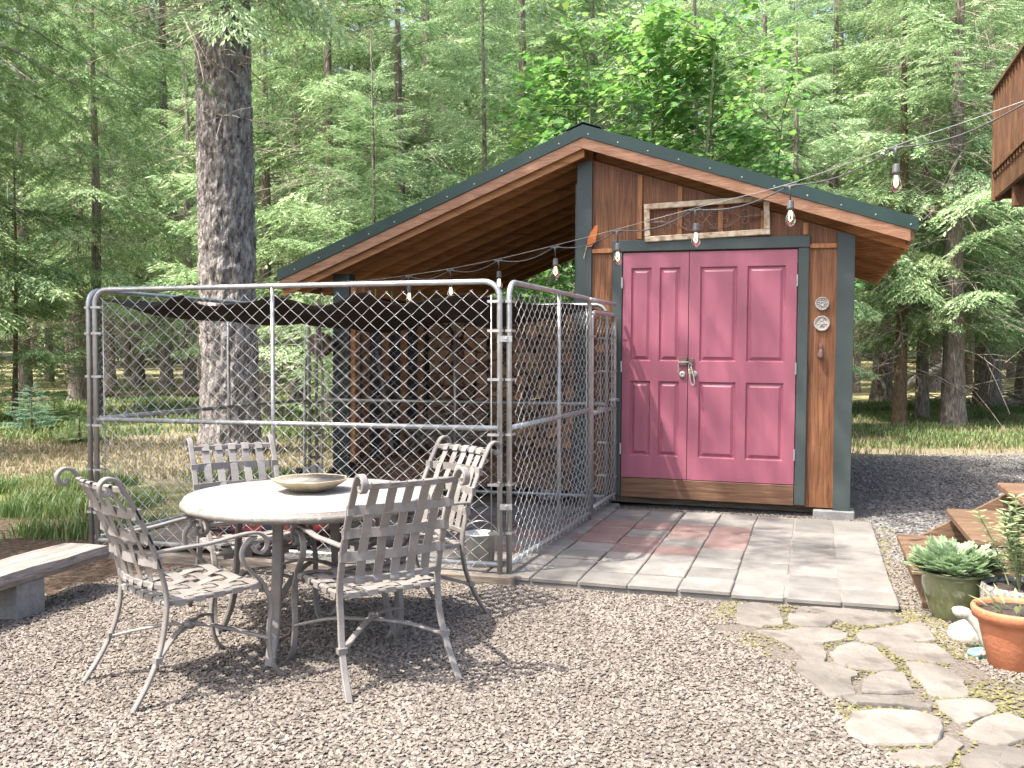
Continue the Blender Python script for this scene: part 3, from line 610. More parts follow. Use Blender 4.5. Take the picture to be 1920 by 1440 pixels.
mb = MB(); mb.loft([[(x, y_, z) for x, z in ((-.05,-.1),(-.01,-.095),(.03,-.05),(.045,.03),(.05,.1),(.02,.09),(-.02,.03),(-.045,-.03))] for y_ in (-.008, 0)]); mb.build('leaf_plate', K['orange'], t)
mb = MB(); mb.tube([(-.05,-.004,-.08),(-.08,-.01,-.2)], .004, 5); mb.build('leaf_stalk', K['frame_wood'], t)
# hanging cords along the header
for i, y in enumerate((.35, .75, 1.15, 1.6)):
    o = MB().tube([(0,0,0),(.004,0,-.04),(-.003,.002,-.09),(.002,0,-.12)], .008, 5).build('yellow_twine', K['yellow']); o.location = on_shed(-2.22, y, 2.06)
    tag(o, 'short yellow cord end hanging from the lean-to header', 'cord', 'yellow cords along the lean-to header')

# firewood: packed split logs, each a thing
NXl, NZl = 15, 11
x0l, x1l, z0l, z1l = -2.33, -.06, .31, 1.86
gp_ = {}
for i in range(NXl+1):
    for j in range(NZl+1):
        jx = 0 if i in (0, NXl) else random.uniform(-.045,.045); jz = 0 if j == 0 else random.uniform(-.04,.04)
        gp_[i,j] = (x0l+(x1l-x0l)*i/NXl+jx, z0l+(z1l-z0l)*j/NZl+jz)
def log(poly):
    c = Vector((sum(p[0] for p in poly)/len(poly), 0, sum(p[1] for p in poly)/len(poly)))
    P = [Vector((p[0]-c.x, 0, p[1]-c.z)) for p in poly]; Q = []
    for i in range(len(P)):
        a_, b_, d_ = P[i-1], P[i], P[(i+1) % len(P)]
        Q += [b_.lerp(a_, .22)*.93, b_*random.uniform(.8,.9), b_.lerp(d_, .22)*.93]
    me = MB(); dy = random.uniform(-.05,.04)
    me.loft([[q+Vector((0,dy+random.uniform(-.006,.006),0)) for q in Q], [q*1.0+Vector((0,.38,0)) for q in Q]])
    o = me.build('firewood_log', K['log_end']); o.data.materials.append(K['log_bark'])
    for f in o.data.polygons:
        if len(f.vertices) == 4: f.material_index = 1 if random.random() < .45 else 0
    o.location = on_shed(c.x, 2.05, c.z); o.rotation_euler = shed.rotation_euler
    tag(o, 'split firewood log stacked in the lean-to, cut end showing', 'firewood log', 'split firewood logs stacked in the lean-to')
for i in range(NXl):
    for j in range(NZl):
        q = [gp_[i,j], gp_[i+1,j], gp_[i+1,j+1], gp_[i,j+1]]
        r_ = random.random()
        if r_ < .25: log([q[0],q[1],q[2]]); log([q[0],q[2],q[3]])
        elif r_ < .5: log([q[0],q[1],q[3]]); log([q[1],q[2],q[3]])
        else: log(q)
# things in the lean-to
st_ = MB().tube([on_shed(-2.2,.75,.31), on_shed(-2.24,.6,1.0), on_shed(-2.28,.5,1.42)], [.022,.018,.02], 7).build('leaning_stick', K['log_grey']); tag(st_, 'grey stick leaning against the orange lean-to stud', 'stick')
st_ = MB().tube([on_shed(-2.0,.95,.31), on_shed(-2.22,.8,.8), on_shed(-2.33,.7,1.2)], [.03,.026,.02], 7).build('leaning_branch', K['bark_brown']); tag(st_, 'thick brown branch leaning beside the grey stick in the lean-to', 'branch')
mb = MB()
for i in range(130):
    x = random.uniform(-2.1,-1.3); y = random.uniform(.8,1.5); z = .33+abs(random.gauss(0,.16)); a_ = random.uniform(0,6.28); l_ = random.uniform(.15,.4)
    mb.tube([(x-l_*math.cos(a_),y-l_*.4*math.sin(a_),z+random.uniform(-.02,.15)),(x,y,z+.05),(x+l_*math.cos(a_),y+l_*.4*math.sin(a_),max(z+random.uniform(-.1,.3),.32))], [.004,.007,.003], 4)
o = mb.build('kindling_pile', K['dead']); o.location = shed.location; o.rotation_euler = shed.rotation_euler; tag(o, 'tangled pile of thin kindling twigs on the lean-to floor', 'kindling', kind='stuff')
ht = thing('hand_truck', 'two-wheeled steel hand truck standing at the lean-to post', 'hand truck', on_shed(-2.62,-.22,0), -A+R(15))
for s_ in (-.09, .09):
    mb = MB(); mb.tube(spline([(s_,0,.1),(s_,.02,.5),(s_,.05,1.0),(s_*.9,.06,1.3),(s_*.5,.02,1.38)],5), .013, 8); mb.build('upright', K['galv'], ht)
for z in (.35,.62,.9): part('cross_bar', K['iron'], ht, (-.09,.09,.0,.02,z,z+.025))
for s_ in (-.17,.17):
    mb = MB(); mb.loft([[(s_+h_, .1+r_*math.cos(a_), .125+r_*math.sin(a_)) for a_ in np.linspace(0,6.283,20,endpoint=False)] for h_, r_ in ((-.03,.06),(-.035,.105),(-.02,.123),(.02,.123),(.035,.105),(.03,.06))]); w_ = mb.build('wheel', K['black'], ht, True)
    mb = MB(); mb.loft([[(s_+h_, .1+r_*math.cos(a_), .125+r_*math.sin(a_)) for a_ in np.linspace(0,6.283,14,endpoint=False)] for h_, r_ in ((-.034,.01),(-.034,.058),(.034,.058),(.034,.01))]); mb.build('rim', K['galv'], w_, True)
part('toe_plate', K['galv'], ht, (-.14,.14,-.2,.0,.005,.02)); part('back_plate', K['galv'], ht, (-.1,.1,-.004,.008,.02,.28))
for i, (z, r_) in enumerate(((1.78,.1),(1.48,.12))):
    t = thing('hanging_pulley', ['dark iron pulley wheel hung high on the lean-to post','larger dark iron pulley wheel hung below on the lean-to post'][i], 'pulley', on_shed(-2.6,-.08,z), -A)
    mb = MB(); mb.loft([[(q*math.cos(a_),h_,q*math.sin(a_)) for a_ in np.linspace(0,6.283,20,endpoint=False)] for q, h_ in ((.015,.03),(r_*.8,.025),(r_,.035),(r_*.85,0),(r_,-.035),(r_*.8,-.025),(.015,-.03))]); mb.build('pulley_wheel', K['iron'], t, True)
    mb = MB(); mb.bar([(0,-.045,-.03),(0,-.045,r_+.06)], .03, .006); mb.build('strap', K['iron'], t)

# ------------------------------------------------------------------ dog kennel of chain-link panels
pNR = Vector((-.0296, 5.8826, .062)); pNL = Vector((-2.9185, 6.6945, .062)); pFR = pNR+(Vector((.9678, 8.8033, .062))-pNR)*.965; pFL = pNL+(pFR-pNR)
ken = thing('dog_kennel', 'galvanised chain-link dog kennel standing in front of the lean-to', 'kennel', pNR)
PH = 1.82
def panel(a, b, posts, name='fence_panel', h0=.0, h1=PH, tb=True, rail=.9, dense=1.):
    """panel between ground points a and b; local x runs a to b"""
    d = (b-a); L_ = d.length; rz = math.atan2(d.y, d.x); r = .0175; c = .1
    f = MB()
    pts = [(r,0,h0)]
    pts += [(r,0,h1-r-c)]+[(r+c-c*math.cos(t), 0, h1-r-c+c*math.sin(t)) for t in np.linspace(0,math.pi/2,7)[1:]]
    pts += [(L_-r-c+c*math.sin(t), 0, h1-r-c+c*math.cos(t)) for t in np.linspace(0,math.pi/2,7)]+[(L_-r,0,h0)]
    f.tube(pts, r, 10); fr = f.build(name, K['galv'], ken, True); fr.location = a-ken.location; fr.rotation_euler = (0,0,rz)
    def sub(nm, p, rr, n=8, m=K['galv']): o = MB().tube(p, rr, n).build(nm, m, fr, True); return o
    sub('bottom_rail', [(r,0,h0+.055),(L_-r,0,h0+.055)], .0165)
    sub('middle_rail', [(r,0,rail),(L_-r,0,rail)], .0165)
    for s_ in posts: sub('middle_post', [(L_*s_,0,h0+.05),(L_*s_,0,h1-.02)], .0145)
    if tb:
        for x in (.075, L_-.075): sub('tension_bar', [(x,.012,h0+.08),(x,.012,h1-.1)], .0045, 6)
    zb = [.25,.55,.86,1.2,1.5,1.68] if h1 > 1.7 else [.3,.8,1.3]
    for x, e in ((r, .075), (L_-r, L_-.075)):
        for z in zb:
            m2 = MB(); m2.box(min(x,e)-.016, max(x,e)+.004, -.022, -.019, z-.008, z+.008); m2.box(min(x,e)-.016, max(x,e)+.004, .019, .022, z-.008, z+.008); m2.box(x-.022 if x < L_/2 else x+.019, x-.019 if x < L_/2 else x+.022, -.019,.019,z-.008,z+.008); m2.build('clamp_band', K['galv'], fr)
    # woven wire
    wx, hz = .056, .0475; nw = int((L_-.12)/wx); nr = int((h1-.07-h0-.03)/hz); x00 = (L_-nw*wx)/2; rad = .0018
    V = []; Fq = []
    prof = np.array([(1,0),(0,1),(-1,0),(0,-1)])
    for i in range(nw):
        pts = []
        for k in range(nr+1):
            sgn = ((k+i) % 2); x = x00+(i+sgn)*wx; z = h0+.035+k*hz
            jit = rng.normal(0,.0016,2)
            e = -1 if sgn else 1
            pts += [(x+e*.006+jit[0], -.006*e, z-.005+jit[1]), (x-e*.003+jit[0], .0, z+jit[1]), (x+e*.006+jit[0], .006*e, z+.005+jit[1])]
        P = np.array(pts); T = np.gradient(P, axis=0); T /= np.linalg.norm(T, axis=1)[:,None]
        n1 = np.cross(T, [0,1,0]); n1 /= np.linalg.norm(n1, axis=1)[:,None]; n2 = np.cross(T, n1)
        ring = P[:,None,:]+rad*(prof[None,:,0,None]*n1[:,None,:]+prof[None,:,1,None]*n2[:,None,:])
        b0 = len(V)*4; m_ = len(P); base = sum(len(q) for q in V); V.append(ring.reshape(-1,3))
        idx = np.arange(m_-1)[:,None]*4; j = np.arange(4)[None]; j2 = (j+1) % 4
        Fq.append(np.stack([idx+j, idx+j2, idx+4+j2, idx+4+j], -1).reshape(-1,4)+base)
    me = npmesh('chain_link_mesh', np.concatenate(V), np.concatenate(Fq), True)
    o = obj('chain_link_mesh', me, K['wire'], fr); o.location = (0,-.024,0)
    return fr
nrm = (pFR-pNR).normalized()
panel(pNL, pNR+(pNL-pNR).normalized()*.03, (.47,))
panel(pNR+nrm*.02, pNR+nrm*2.07, (.55,))
panel(pNR+nrm*2.10, pFR-nrm*.0, (), 'gate_panel', .03, 1.72, True, .87)
panel(pNL-(pNR-pNL).normalized()*.05, pFL-(pNR-pNL).normalized()*.05, (.55,))
panel(pFL, pFR-(pFR-pFL).normalized()*.06, (.5,))
mb = MB(); g0 = pNR+nrm*2.07-ken.location; g1 = pFR-ken.location
mb.tube([g0+Vector((0,0,1.80)), g1+Vector((0,0,1.80))], .0165, 8); mb.build('gate_top_bar', K['galv'], ken, True)
for z in (.42, 1.45):
    mb = MB(); d_ = Vector((-.045,.012,0))
    q = pNR-ken.location; mb.box(-.045,.03,-.03,-.024,z-.018,z+.018, Matrix.Translation(q)); mb.lathe([(.001,.012),(.009,.01),(.01,0),(.001,0)], 8, tuple(q+Vector((-.005,-.03,z)))); mb.build('corner_clamp', K['galv'], ken)
mb = MB(); q = pFR-ken.location; mb.box(-.05,.02,-.04,.0,.93,.955, Matrix.Translation(q)); mb.tube([q+Vector((.0,-.03,.94)), q+Vector((.03,-.05,.94))], .012, 8); mb.build('gate_latch', K['galv'], ken)
for a_, b_, nm in ((pNL-Vector((.1,-.03,0)), pNR+Vector((.06,-.015,0)), 0), (pNR+nrm*.1, pFR, 1)):
    d_ = b_-a_; m2 = MB(); off = -.06 if nm == 0 else -.05
    m2.bbox(0, d_.length, off, off+.11, -.07, -.003, .008); o = m2.build('timber_sleeper', K['old_wood'] if nm == 0 else K['paver_grey'])
    o.location = a_; o.rotation_euler = (0,0,math.atan2(d_.y, d_.x))
    tag(o, ['long grey timber sleeper under the kennel front','grey kerb strip under the kennel side and gate'][nm], 'sleeper')
# shade cloth slung over the kennel
nu, nv = 46, 30; Vt = np.zeros((nu, nv, 3)); eu = (pNR-pNL); ev = (pFL-pNL)
for i in range(nu):
    for j in range(nv):
        s_, t_ = i/(nu-1), j/(nv-1)
        p = pNL+eu*(.02+.96*s_)+ev*(.01+.98*t_)
        edge = math.sin(math.pi*min(max(t_,0),1))**.6; scal = abs(math.sin(math.pi*s_*4.3+.2))
        sag = .045+.075*scal*(1-t_)**3+edge*(.11+.08*abs(math.sin(math.pi*s_*2.6+t_*2)))*(math.sin(math.pi*s_)**.45+.1)
        Vt[i,j] = (p.x, p.y, 1.86-sag+.012*math.sin(s_*40+t_*9))
q0 = (np.arange(nu-1)[:,None]*nv+np.arange(nv-1)[None]).ravel()
tarp = obj('shade_cloth', npmesh('shade_cloth', Vt.reshape(-1,3), np.stack([q0,q0+nv,q0+nv+1,q0+1],1), True), K['tarp'])
md = tarp.modifiers.new('thickness','SOLIDIFY'); md.thickness = .006
tag(tarp, 'dark brown sagging shade cloth slung over the kennel top', 'shade cloth')
bk = thing('bucket', 'galvanised metal bucket inside the kennel by its corner', 'bucket', (-.2, 6.12, .064))
mb = MB(); mb.lathe([(.001,.006),(.075,.006),(.075,0),(.08,0),(.105,.2),(.112,.205),(.112,.212),(.102,.21),(.078,.012),(.001,.012)], 28); mb.build('bucket_body', K['galv'], bk, True)
mb = MB(); mb.tube([(-.11*math.cos(t), -.02-.05*math.sin(t), .2+.1*math.sin(t)) for t in np.linspace(0,3.14,14)], .003, 6); mb.build('bail_handle', K['galv'], bk)
db = thing('dog_bed', 'red and black patterned dog bed on the kennel floor', 'dog bed', (-1.75, 7.05, .062), -A)
mb = MB(); mb.loft([[(.52*k*math.copysign(abs(math.cos(t))**.5,math.cos(t)), .36*k*math.copysign(abs(math.sin(t))**.5,math.sin(t)), z) for t in np.linspace(0,6.283,40,endpoint=False)] for k, z in ((.9,0),(1,.04),(1,.12),(.94,.17),(.8,.175),(.3,.165))]); mb.build('cushion', K['needles_bed'], db, True)
mb = MB(); mb.tube([(.525*math.copysign(abs(math.cos(t))**.5,math.cos(t)), .365*math.copysign(abs(math.sin(t))**.5,math.sin(t)), .11) for t in np.linspace(0,6.283,40,endpoint=False)], .01, 6, True); mb.build('piping', K['black'], db)
mb = MB()
for i in range(6):
    o = part('floor_plank', K['old_wood'], None, (-.55,.55,-.07,.07,0,.02), bev=.004); o.location = (-2.25+i*.04, 6.85+i*.155, .062); o.rotation_euler = (0,0,-A+.02*i)
    tag(o, 'grey weathered plank laid on the kennel floor', 'plank', 'grey planks on the kennel floor')

# ------------------------------------------------------------------ patio table, chairs, bowl
TC = Vector((-1.02, 4.78, 0))
tb = thing('patio_table', 'round pale patio table with flat taupe metal legs', 'table', TC, R(10))
mb = MB(); mb.lathe([(.001,.672),(.585,.672),(.602,.677),(.609,.686),(.609,.70),(.603,.706),(.598,.71),(.596,.718),(.59,.719)], 72); mb.build('table_rim', K['table_rim'], tb, True)
mb = MB(); mb.lathe([(.0,.714),(.594,.714),(.594,.722),(.59,.7255),(.57,.7265),(.001,.727)], 72); o = mb.build('table_top', K['table_top'], tb, True)
for k in range(4):
    a_ = R(45+90*k)+R(25); c_, s_ = math.cos(a_), math.sin(a_)
    mb = MB(); mb.bar(spline([(c_*r, s_*r, z) for r, z in ((.36,.70),(.37,.55),(.385,.35),(.41,.16),(.47,.0))],5), .05, .02, (-s_, c_, 0)); mb.build('leg', K['chair'], tb)
for a_ in (R(70), R(160)):
    c_, s_ = math.cos(a_), math.sin(a_)
    mb = MB(); mb.bar(spline([(c_*r, s_*r, z) for r, z in ((-.395,.26),(-.2,.34),(0,.37+(.022 if a_ > 2 else 0)),(.2,.34),(.395,.26))],5), .035, .01, (-s_, c_, 0)); mb.build('stretcher', K['chair'], tb)
mb = MB(); mb.lathe([(.001,.645),(.46,.645),(.46,.671),(.001,.671)], 40); mb.build('apron', K['chair'], tb)
bw = thing('bowl', 'shallow crackled cream ceramic bowl on the patio table', 'bowl', TC+Vector((.0,.06,.728)), .4)
jf = lambda i, s: 1+(.03*math.sin(s*6.283*7)+.02*math.sin(s*6.283*11+1))*(min(i,4)/4)
mb = MB(); mb.lathe([(.001,0),(.07,0),(.08,.006),(.125,.022),(.165,.045),(.186,.062),(.183,.066),(.176,.063)], 56, (0,0,0), jf); mb.build('bowl_body', K['bowl_out'], bw, True)
mb = MB(); mb.lathe([(.177,.0635),(.155,.047),(.115,.028),(.07,.015),(.001,.012)], 56, (0,0,0), lambda i, s: jf(4-i, s)); mb.build('bowl_inside', K['bowl_in'], bw, True)

def make_chair():
    ch = thing('patio_chair', '', 'chair')
    prof = spline([(0,-.335,0),(0,-.262,.11),(0,-.212,.22),(0,-.186,.33),(0,-.18,.43),(0,-.2,.53),(0,-.242,.66),(0,-.3,.79),(0,-.345,.875),(0,-.378,.925),(0,-.418,.935),(0,-.443,.91),(0,-.437,.878),(0,-.41,.873),(0,-.402,.893)], 5)
    btab = sorted([(p.z, p.y) for p in prof if p.z <= .90 and p.y > -.37])
    by = lambda z: interp(btab, z)
    for s_ in (1, -1):
        pts = [Vector((s_*(.232+.025*max(0,.3-p.z)/.3), p.y, p.z)) for p in prof]
        leg = MB().bar(pts, .03, .015).build('rear_leg', K['chair'], ch)
        for z in (.185,): MB().box(s_*.243-.02, s_*.243+.02, by(z)-.014, by(z)+.014, z-.012, z+.012).build('collar', K['chair'], leg)
        fl = spline([(s_*.275,.34,0),(s_*.273,.305,.02),(s_*.27,.272,.09),(s_*.268,.262,.2),(s_*.267,.275,.3),(s_*.266,.268,.36),(s_*.265,.245,.405),(s_*.267,.228,.435),(s_*.27,.18,.485),(s_*.273,.14,.535),(s_*.274,.138,.585),(s_*.274,.17,.622),(s_*.274,.2,.63)], 5)
        MB().bar(fl, .028, .014).build('front_leg', K['chair'], ch)
        arm = spline([(s_*.236,by(.62)+.005,.62),(s_*.255,-.12,.628),(s_*.268,-.02,.632),(s_*.274,.08,.645),(s_*.275,.16,.653),(s_*.275,.215,.647),(s_*.275,.25,.62),(s_*.275,.252,.585),(s_*.275,.228,.562),(s_*.275,.2,.57),(s_*.275,.195,.592),(s_*.275,.212,.602)], 5)
        MB().bar(arm, .028, .013).build('arm_rest', K['chair'], ch)
    # X stretcher
    for s_ in (1, -1):
        e0 = Vector((-s_*.243, by(.18)+.0, .18)); e1 = Vector((s_*.268,.263,.18)); d_ = (e1-e0).normalized(); sd_ = Vector((-d_.y, d_.x, 0))
        MB().bar(spline([e0, e0.lerp(e1,.25)+Vector((0,0,.04)), e0.lerp(e1,.5)+Vector((0,0,.055+(.007 if s_ > 0 else -.007))), e0.lerp(e1,.75)+Vector((0,0,.04)), e1],5), .028, .012, sd_).build('stretcher', K['chair'], ch)
    MB().lathe([(.001,-.02),(.02,-.016),(.026,0),(.02,.016),(.001,.02)], 10, (.0125,.02,.236)).build('stretcher_knot', K['chair'], ch, True)
    # seat
    def seat(x_, y_, o_=0):   # x_ -1..1, y_ 0..1 rear to front
        yy = -.175+.43*y_; hw = .222+.035*y_
        return Vector((x_*hw, yy, .405+.022*y_-.02*(1-x_*x_)*math.sin(math.pi*min(y_,1))-(.02*max(0,y_-.9)/.1 if y_ > .9 else 0)+o_))
    for s_ in (1,-1): MB().tube([seat(s_, t_, -.006) for t_ in np.linspace(0,1,9)], .012, 8).build('seat_rail', K['chair'], ch, True)
    for t_ in (0,1): MB().tube([seat(x_, t_, -.006) for x_ in np.linspace(-1,1,11)], .012, 8).build('seat_rail', K['chair'], ch, True)
    nS = 5; cs = [-.76,-.38,0,.38,.76]; ts = [.12,.31,.5,.69,.88]
    for i, cx in enumerate(cs):
        pts = [seat(cx,-.035,-.016), seat(cx,-.03,.006)]
        for k in range(21):
            t_ = k/20; wv = sum(math.exp(-((t_-q)/.055)**2)*(1 if (i+j) % 2 else -1) for j, q in enumerate(ts)); pts.append(seat(cx, t_, .007+.005*wv))
        pts += [seat(cx,1.04,.0), seat(cx,1.035,-.03)]
        MB().bar(pts, .05, .003).build('seat_strap', K['strap'], ch)
    for j, ty in enumerate(ts):
        pts = [seat(-1.06,ty,-.022), seat(-1.055,ty,.002)]
        for k in range(21):
            x_ = -1+k/10; wv = sum(math.exp(-((x_-q)/.11)**2)*(-1 if (i+j) % 2 else 1) for i, q in enumerate(cs)); pts.append(seat(x_, ty, .007+.005*wv))
        pts += [seat(1.055,ty,.002), seat(1.06,ty,-.022)]
        MB().bar(pts, .05, .003, (0,1,0)).build('seat_strap', K['strap'], ch)
    # back
    def back(x_, z, o_=0): return Vector((x_*.228, by(z)-.035*(1-x_*x_)-o_, z))
    zr = [.47,.885]
    for z in zr: MB().bar([back(x_, z) for x_ in np.linspace(-1,1,13)], .026, .014, (0,0,1)).build('back_rail', K['chair'], ch)
    rows = [.575,.678,.782]; cxs = [-.67,-.335,0,.335,.67]
    for i, cx in enumerate(cxs):
        pts = [back(cx,.452,-.013), back(cx,.452,.013)]
        for k in range(21):
            z = .462+(.897-.462)*k/20; wv = sum(math.exp(-((z-q)/.03)**2)*(1 if (i+j) % 2 else -1) for j, q in enumerate(rows)); e_ = .011 if k in (0,20) else .0
            pts.append(back(cx, z, .0045*wv+(e_ if e_ else 0)))
        pts += [back(cx,.902,.004), back(cx,.9,-.011), back(cx,.87,-.012)]
        MB().bar(pts, .042, .003).build('back_strap', K['strap'], ch)
        for z in zr: pass
    for j, z in enumerate(rows):
        pts = []
        for k in range(23):
            x_ = -1.07+2.14*k/22; wv = sum(math.exp(-((x_-q)/.11)**2)*(-1 if (i+j) % 2 else 1) for i, q in enumerate(cxs))
            pts.append(back(x_, z, .0045*wv+(.012 if abs(x_) > .95 else 0)))
        MB().bar(pts, .042, .003, (0,0,1)).build('back_strap', K['strap'], ch)
        for s_ in (1,-1):
            p = back(s_, z); MB().box(p.x-.019,p.x+.019,p.y-.012,p.y+.012,z-.021,z+.021).build('strap_wrap', K['strap'], ch)
    return ch
ch0 = make_chair()
spots = [(Vector((-.445,4.0,0)), Vector((-.54,.842,0)), 'woven strap patio chair backing onto the open gravel, beside the path'),
         (Vector((-1.68,3.94,0)), Vector((.72,.694,0)), 'woven strap patio chair in front of the plank bench'),
         (Vector((-.30,5.39,0)), Vector((-.76,-.65,0)), 'woven strap patio chair between the table and the kennel corner'),
         (Vector((-1.60,5.50,0)), Vector((.52,-.85,0)), 'woven strap patio chair with its back against the middle of the kennel front')]
for i, (p, d_, lab) in enumerate(spots):
    c_ = ch0 if i == 0 else copy_tree(ch0)
    d_.normalize(); c_.location = p+d_*.335; c_.rotation_euler = (0,0,math.atan2(-d_.x, d_.y)); tag(c_, lab, 'chair', 'patio chairs round the table')

# bench at the left
bn = thing('plank_bench', 'low weathered plank bench on a concrete block', 'bench', (-2.72, 5.3, 0), math.atan2(.95,.27))
mb = MB(); rings = []
for k, x in enumerate(np.linspace(-1.5,.5,18)):
    e = .01*math.sin(k*1.7)+random.uniform(-.006,.006); f_ = .012*math.sin(k*.9+1)
    rings.append([(x,-.165+e,.195),(x,-.175+e,.225),(x,-.16+e,.268),(x,0,.272),(x,.15+f_,.268),(x,.165+f_,.24),(x,.15+f_,.195)])
mb.loft(rings); mb.build('plank', K['bench'], bn, False)
part('block', K['concrete'], bn, (-.2,.0,-.15,.15,-.01,.194), bev=.006); part('block', K['concrete'], bn, (-1.4,-1.2,-.15,.15,-.01,.194), bev=.006)

# ------------------------------------------------------------------ steps, deck, pots at the right
stp = thing('wooden_steps', 'brown wooden steps rising beside the green pot', 'steps', (2.255, 5.37, 0), -A)
RUN, RISE, WID, N_ST = .30, .185, 1.08, 4
for k in range(N_ST):
    part('tread', K['steps'], stp, (k*RUN, k*RUN+.31, .0, WID, (k+1)*RISE-.045+.03, (k+1)*RISE+.03), bev=.008)
for y in (-.045, WID+.003):
    mb = MB(); poly = [(.05,0),(.33,0),(N_ST*RUN+.2,N_ST*RISE-.12),(N_ST*RUN+.2,N_ST*RISE+.14),(.05,.115)]
    if y > 0: poly = [(.05,0),(.33,0),(N_ST*RUN+.2,N_ST*RISE-.12),(N_ST*RUN+.2,N_ST*RISE+.2),(.12,.19),(.05,.12)]
    mb.loft([[(x,y,z) for x, z in poly],[(x,y+.042,z) for x, z in poly]]); mb.build('stringer', K['steps'], stp)
part('bottom_riser', K['steps'], stp, (.06,.1,.0,WID,.0,.168))
DC = Vector((5.02, 10.0, 0)); dk = thing('raised_deck', 'raised brown wooden deck corner with baluster railing', 'deck', DC, -A)
# local x outward right, local -y towards the camera
part('corner_post', K['deck'], dk, (-.045,.045,-.045,.045,3.0,4.1), bev=.006)
part('rim_joist', K['deck'], dk, (-.03,.01,-4.5,-.05,3.02,3.27), bev=.004); part('rim_joist', K['deck'], dk, (.05,3,-.02,.02,3.02,3.27), bev=.004)
for i, x in enumerate(np.arange(.4,3,.4)): part('joist', K['deck'], dk, (x,x+.04,-4.5,-.03,3.04,3.26))
for i in range(18): part('deck_board', K['deck'], dk, (-.06,3,-.05-.145*(i+1)+.005,-.05-.145*i,3.273,3.305), bev=.003)
part('beam', K['deck'], dk, (.0,3,-.9,-.8,2.82,3.02), bev=.004); part('beam', K['deck'], dk, (0,3,-2.6,-2.5,2.82,3.02), bev=.004)
part('top_rail', K['steps'], dk, (-.07,.07,-4.5,.06,4.1,4.14), bev=.005); part('top_rail', K['steps'], dk, (.08,3,-.07,.07,4.1,4.14), bev=.005)
part('bottom_rail', K['deck'], dk, (-.02,.02,-4.5,-.046,3.40,3.44)); 
for y in np.arange(-.15,-4.4,-.14): part('baluster', K['deck'], dk, (-.05,-.022,y-.03,y,3.22,4.099))
for x in np.arange(.15,3,.115): part('baluster', K['deck'], dk, (x,x+.034,.021,.055,3.3,4.099))
part('support_post', K['deck'], dk, (2.0,2.14,-.9,-.76,0,2.82)); part('support_post', K['deck'], dk, (2.0,2.14,-2.62,-2.48,0,2.82))

def leafy(name, m, parent, n, rad, h, kind, z0):
    """rosettes of divided leaves"""
    V = []; Fq = []
    def leaf(o, d, up, L_, W_):
        sdv = d.cross(up).normalized(); b = len(V)
        V.extend([o, o+d*L_*.5+sdv*W_/2+up*L_*.06, o+d*L_+up*L_*.0, o+d*L_*.5-sdv*W_/2+up*L_*.06]); Fq.append((b,b+1,b+2,b+3))
    for i in range(n):
        a_ = random.uniform(0,6.283); t_ = math.sqrt(random.random()); e = random.uniform(.25,1.25)*(1.25-t_*.7)
        o = Vector((rad*.55*t_*math.cos(a_), rad*.55*t_*math.sin(a_), z0+h*random.uniform(.0,.55)*(1-.5*t_)))
        d = Vector((math.cos(a_)*math.cos(e), math.sin(a_)*math.cos(e), math.sin(e))); up = Vector((0,0,1))
        if kind == 0:
            L_ = random.uniform(.08,.15); sdv = d.cross(up).normalized(); u2 = sdv.cross(d).normalized()
            for k in range(6):
                q = o+d*L_*(.35+.11*k)
                for s_ in (1,-1): leaf(q, (d*.7+sdv*s_*.8+u2*.15).normalized(), u2, .036*(1-.05*k), .017)
            leaf(o, d, u2, L_*1.05, .006); leaf(o+d*L_*.9, d, u2, .03, .012)
        else:
            sdv = d.cross(up).normalized(); u2 = sdv.cross(d).normalized(); leaf(o, d, u2, random.uniform(.07,.12), random.uniform(.02,.03))
    me = npmesh(name, np.array(V), Fq); return obj(name, me, m, parent)
def pot_thing(name, label, loc, prof, m, soilr, soilz, cat='plant pot', extra=None):
    t = thing(name, label, cat, loc)
    mb = MB(); mb.lathe(prof, 48); mb.build('pot', m, t, True)
    mb = MB(); mb.lathe([(.001,soilz-.02),(soilr,soilz-.02),(soilr*.98,soilz),(.5*soilr,soilz+.008),(.001,soilz+.01)], 28); mb.build('soil', K['soil'], t, True)
    return t
t = pot_thing('potted_herb', 'olive green glazed pot with feathery grey-green herb by the steps', G(1787,1158), [(.001,0),(.105,0),(.112,.01),(.135,.08),(.158,.17),(.16,.215),(.156,.235),(.172,.242),(.178,.25),(.174,.26),(.158,.258),(.145,.24),(.14,.2),(.001,.19)], K['pot_green'], .14, .235)
leafy('foliage', K['herb'], t, 420, .24, .17, 0, .235)
t = pot_thing('terracotta_pot', 'large ribbed terracotta pot at the edge of the path', (2.30,4.33,0), [(.001,0),(.115,0),(.12,.006),(.142,.10),(.144,.104),(.150,.14),(.152,.144),(.160,.185),(.162,.19),(.17,.215),(.19,.222),(.196,.262),(.192,.27),(.175,.27),(.17,.255),(.165,.2),(.001,.2)], K['terra'], .167, .25)
leafy('seedling_leaves', K['sage'], t, 14, .22, .07, 1, .25)
t = pot_thing('potted_sage', 'pebble-faced concrete pot with tall pale sage behind the terracotta pot', (2.60,4.85,0), [(.001,0),(.13,0),(.17,.05),(.195,.14),(.198,.22),(.19,.245),(.178,.245),(.172,.22),(.001,.2)], K['pebble_pot'], .175, .225)
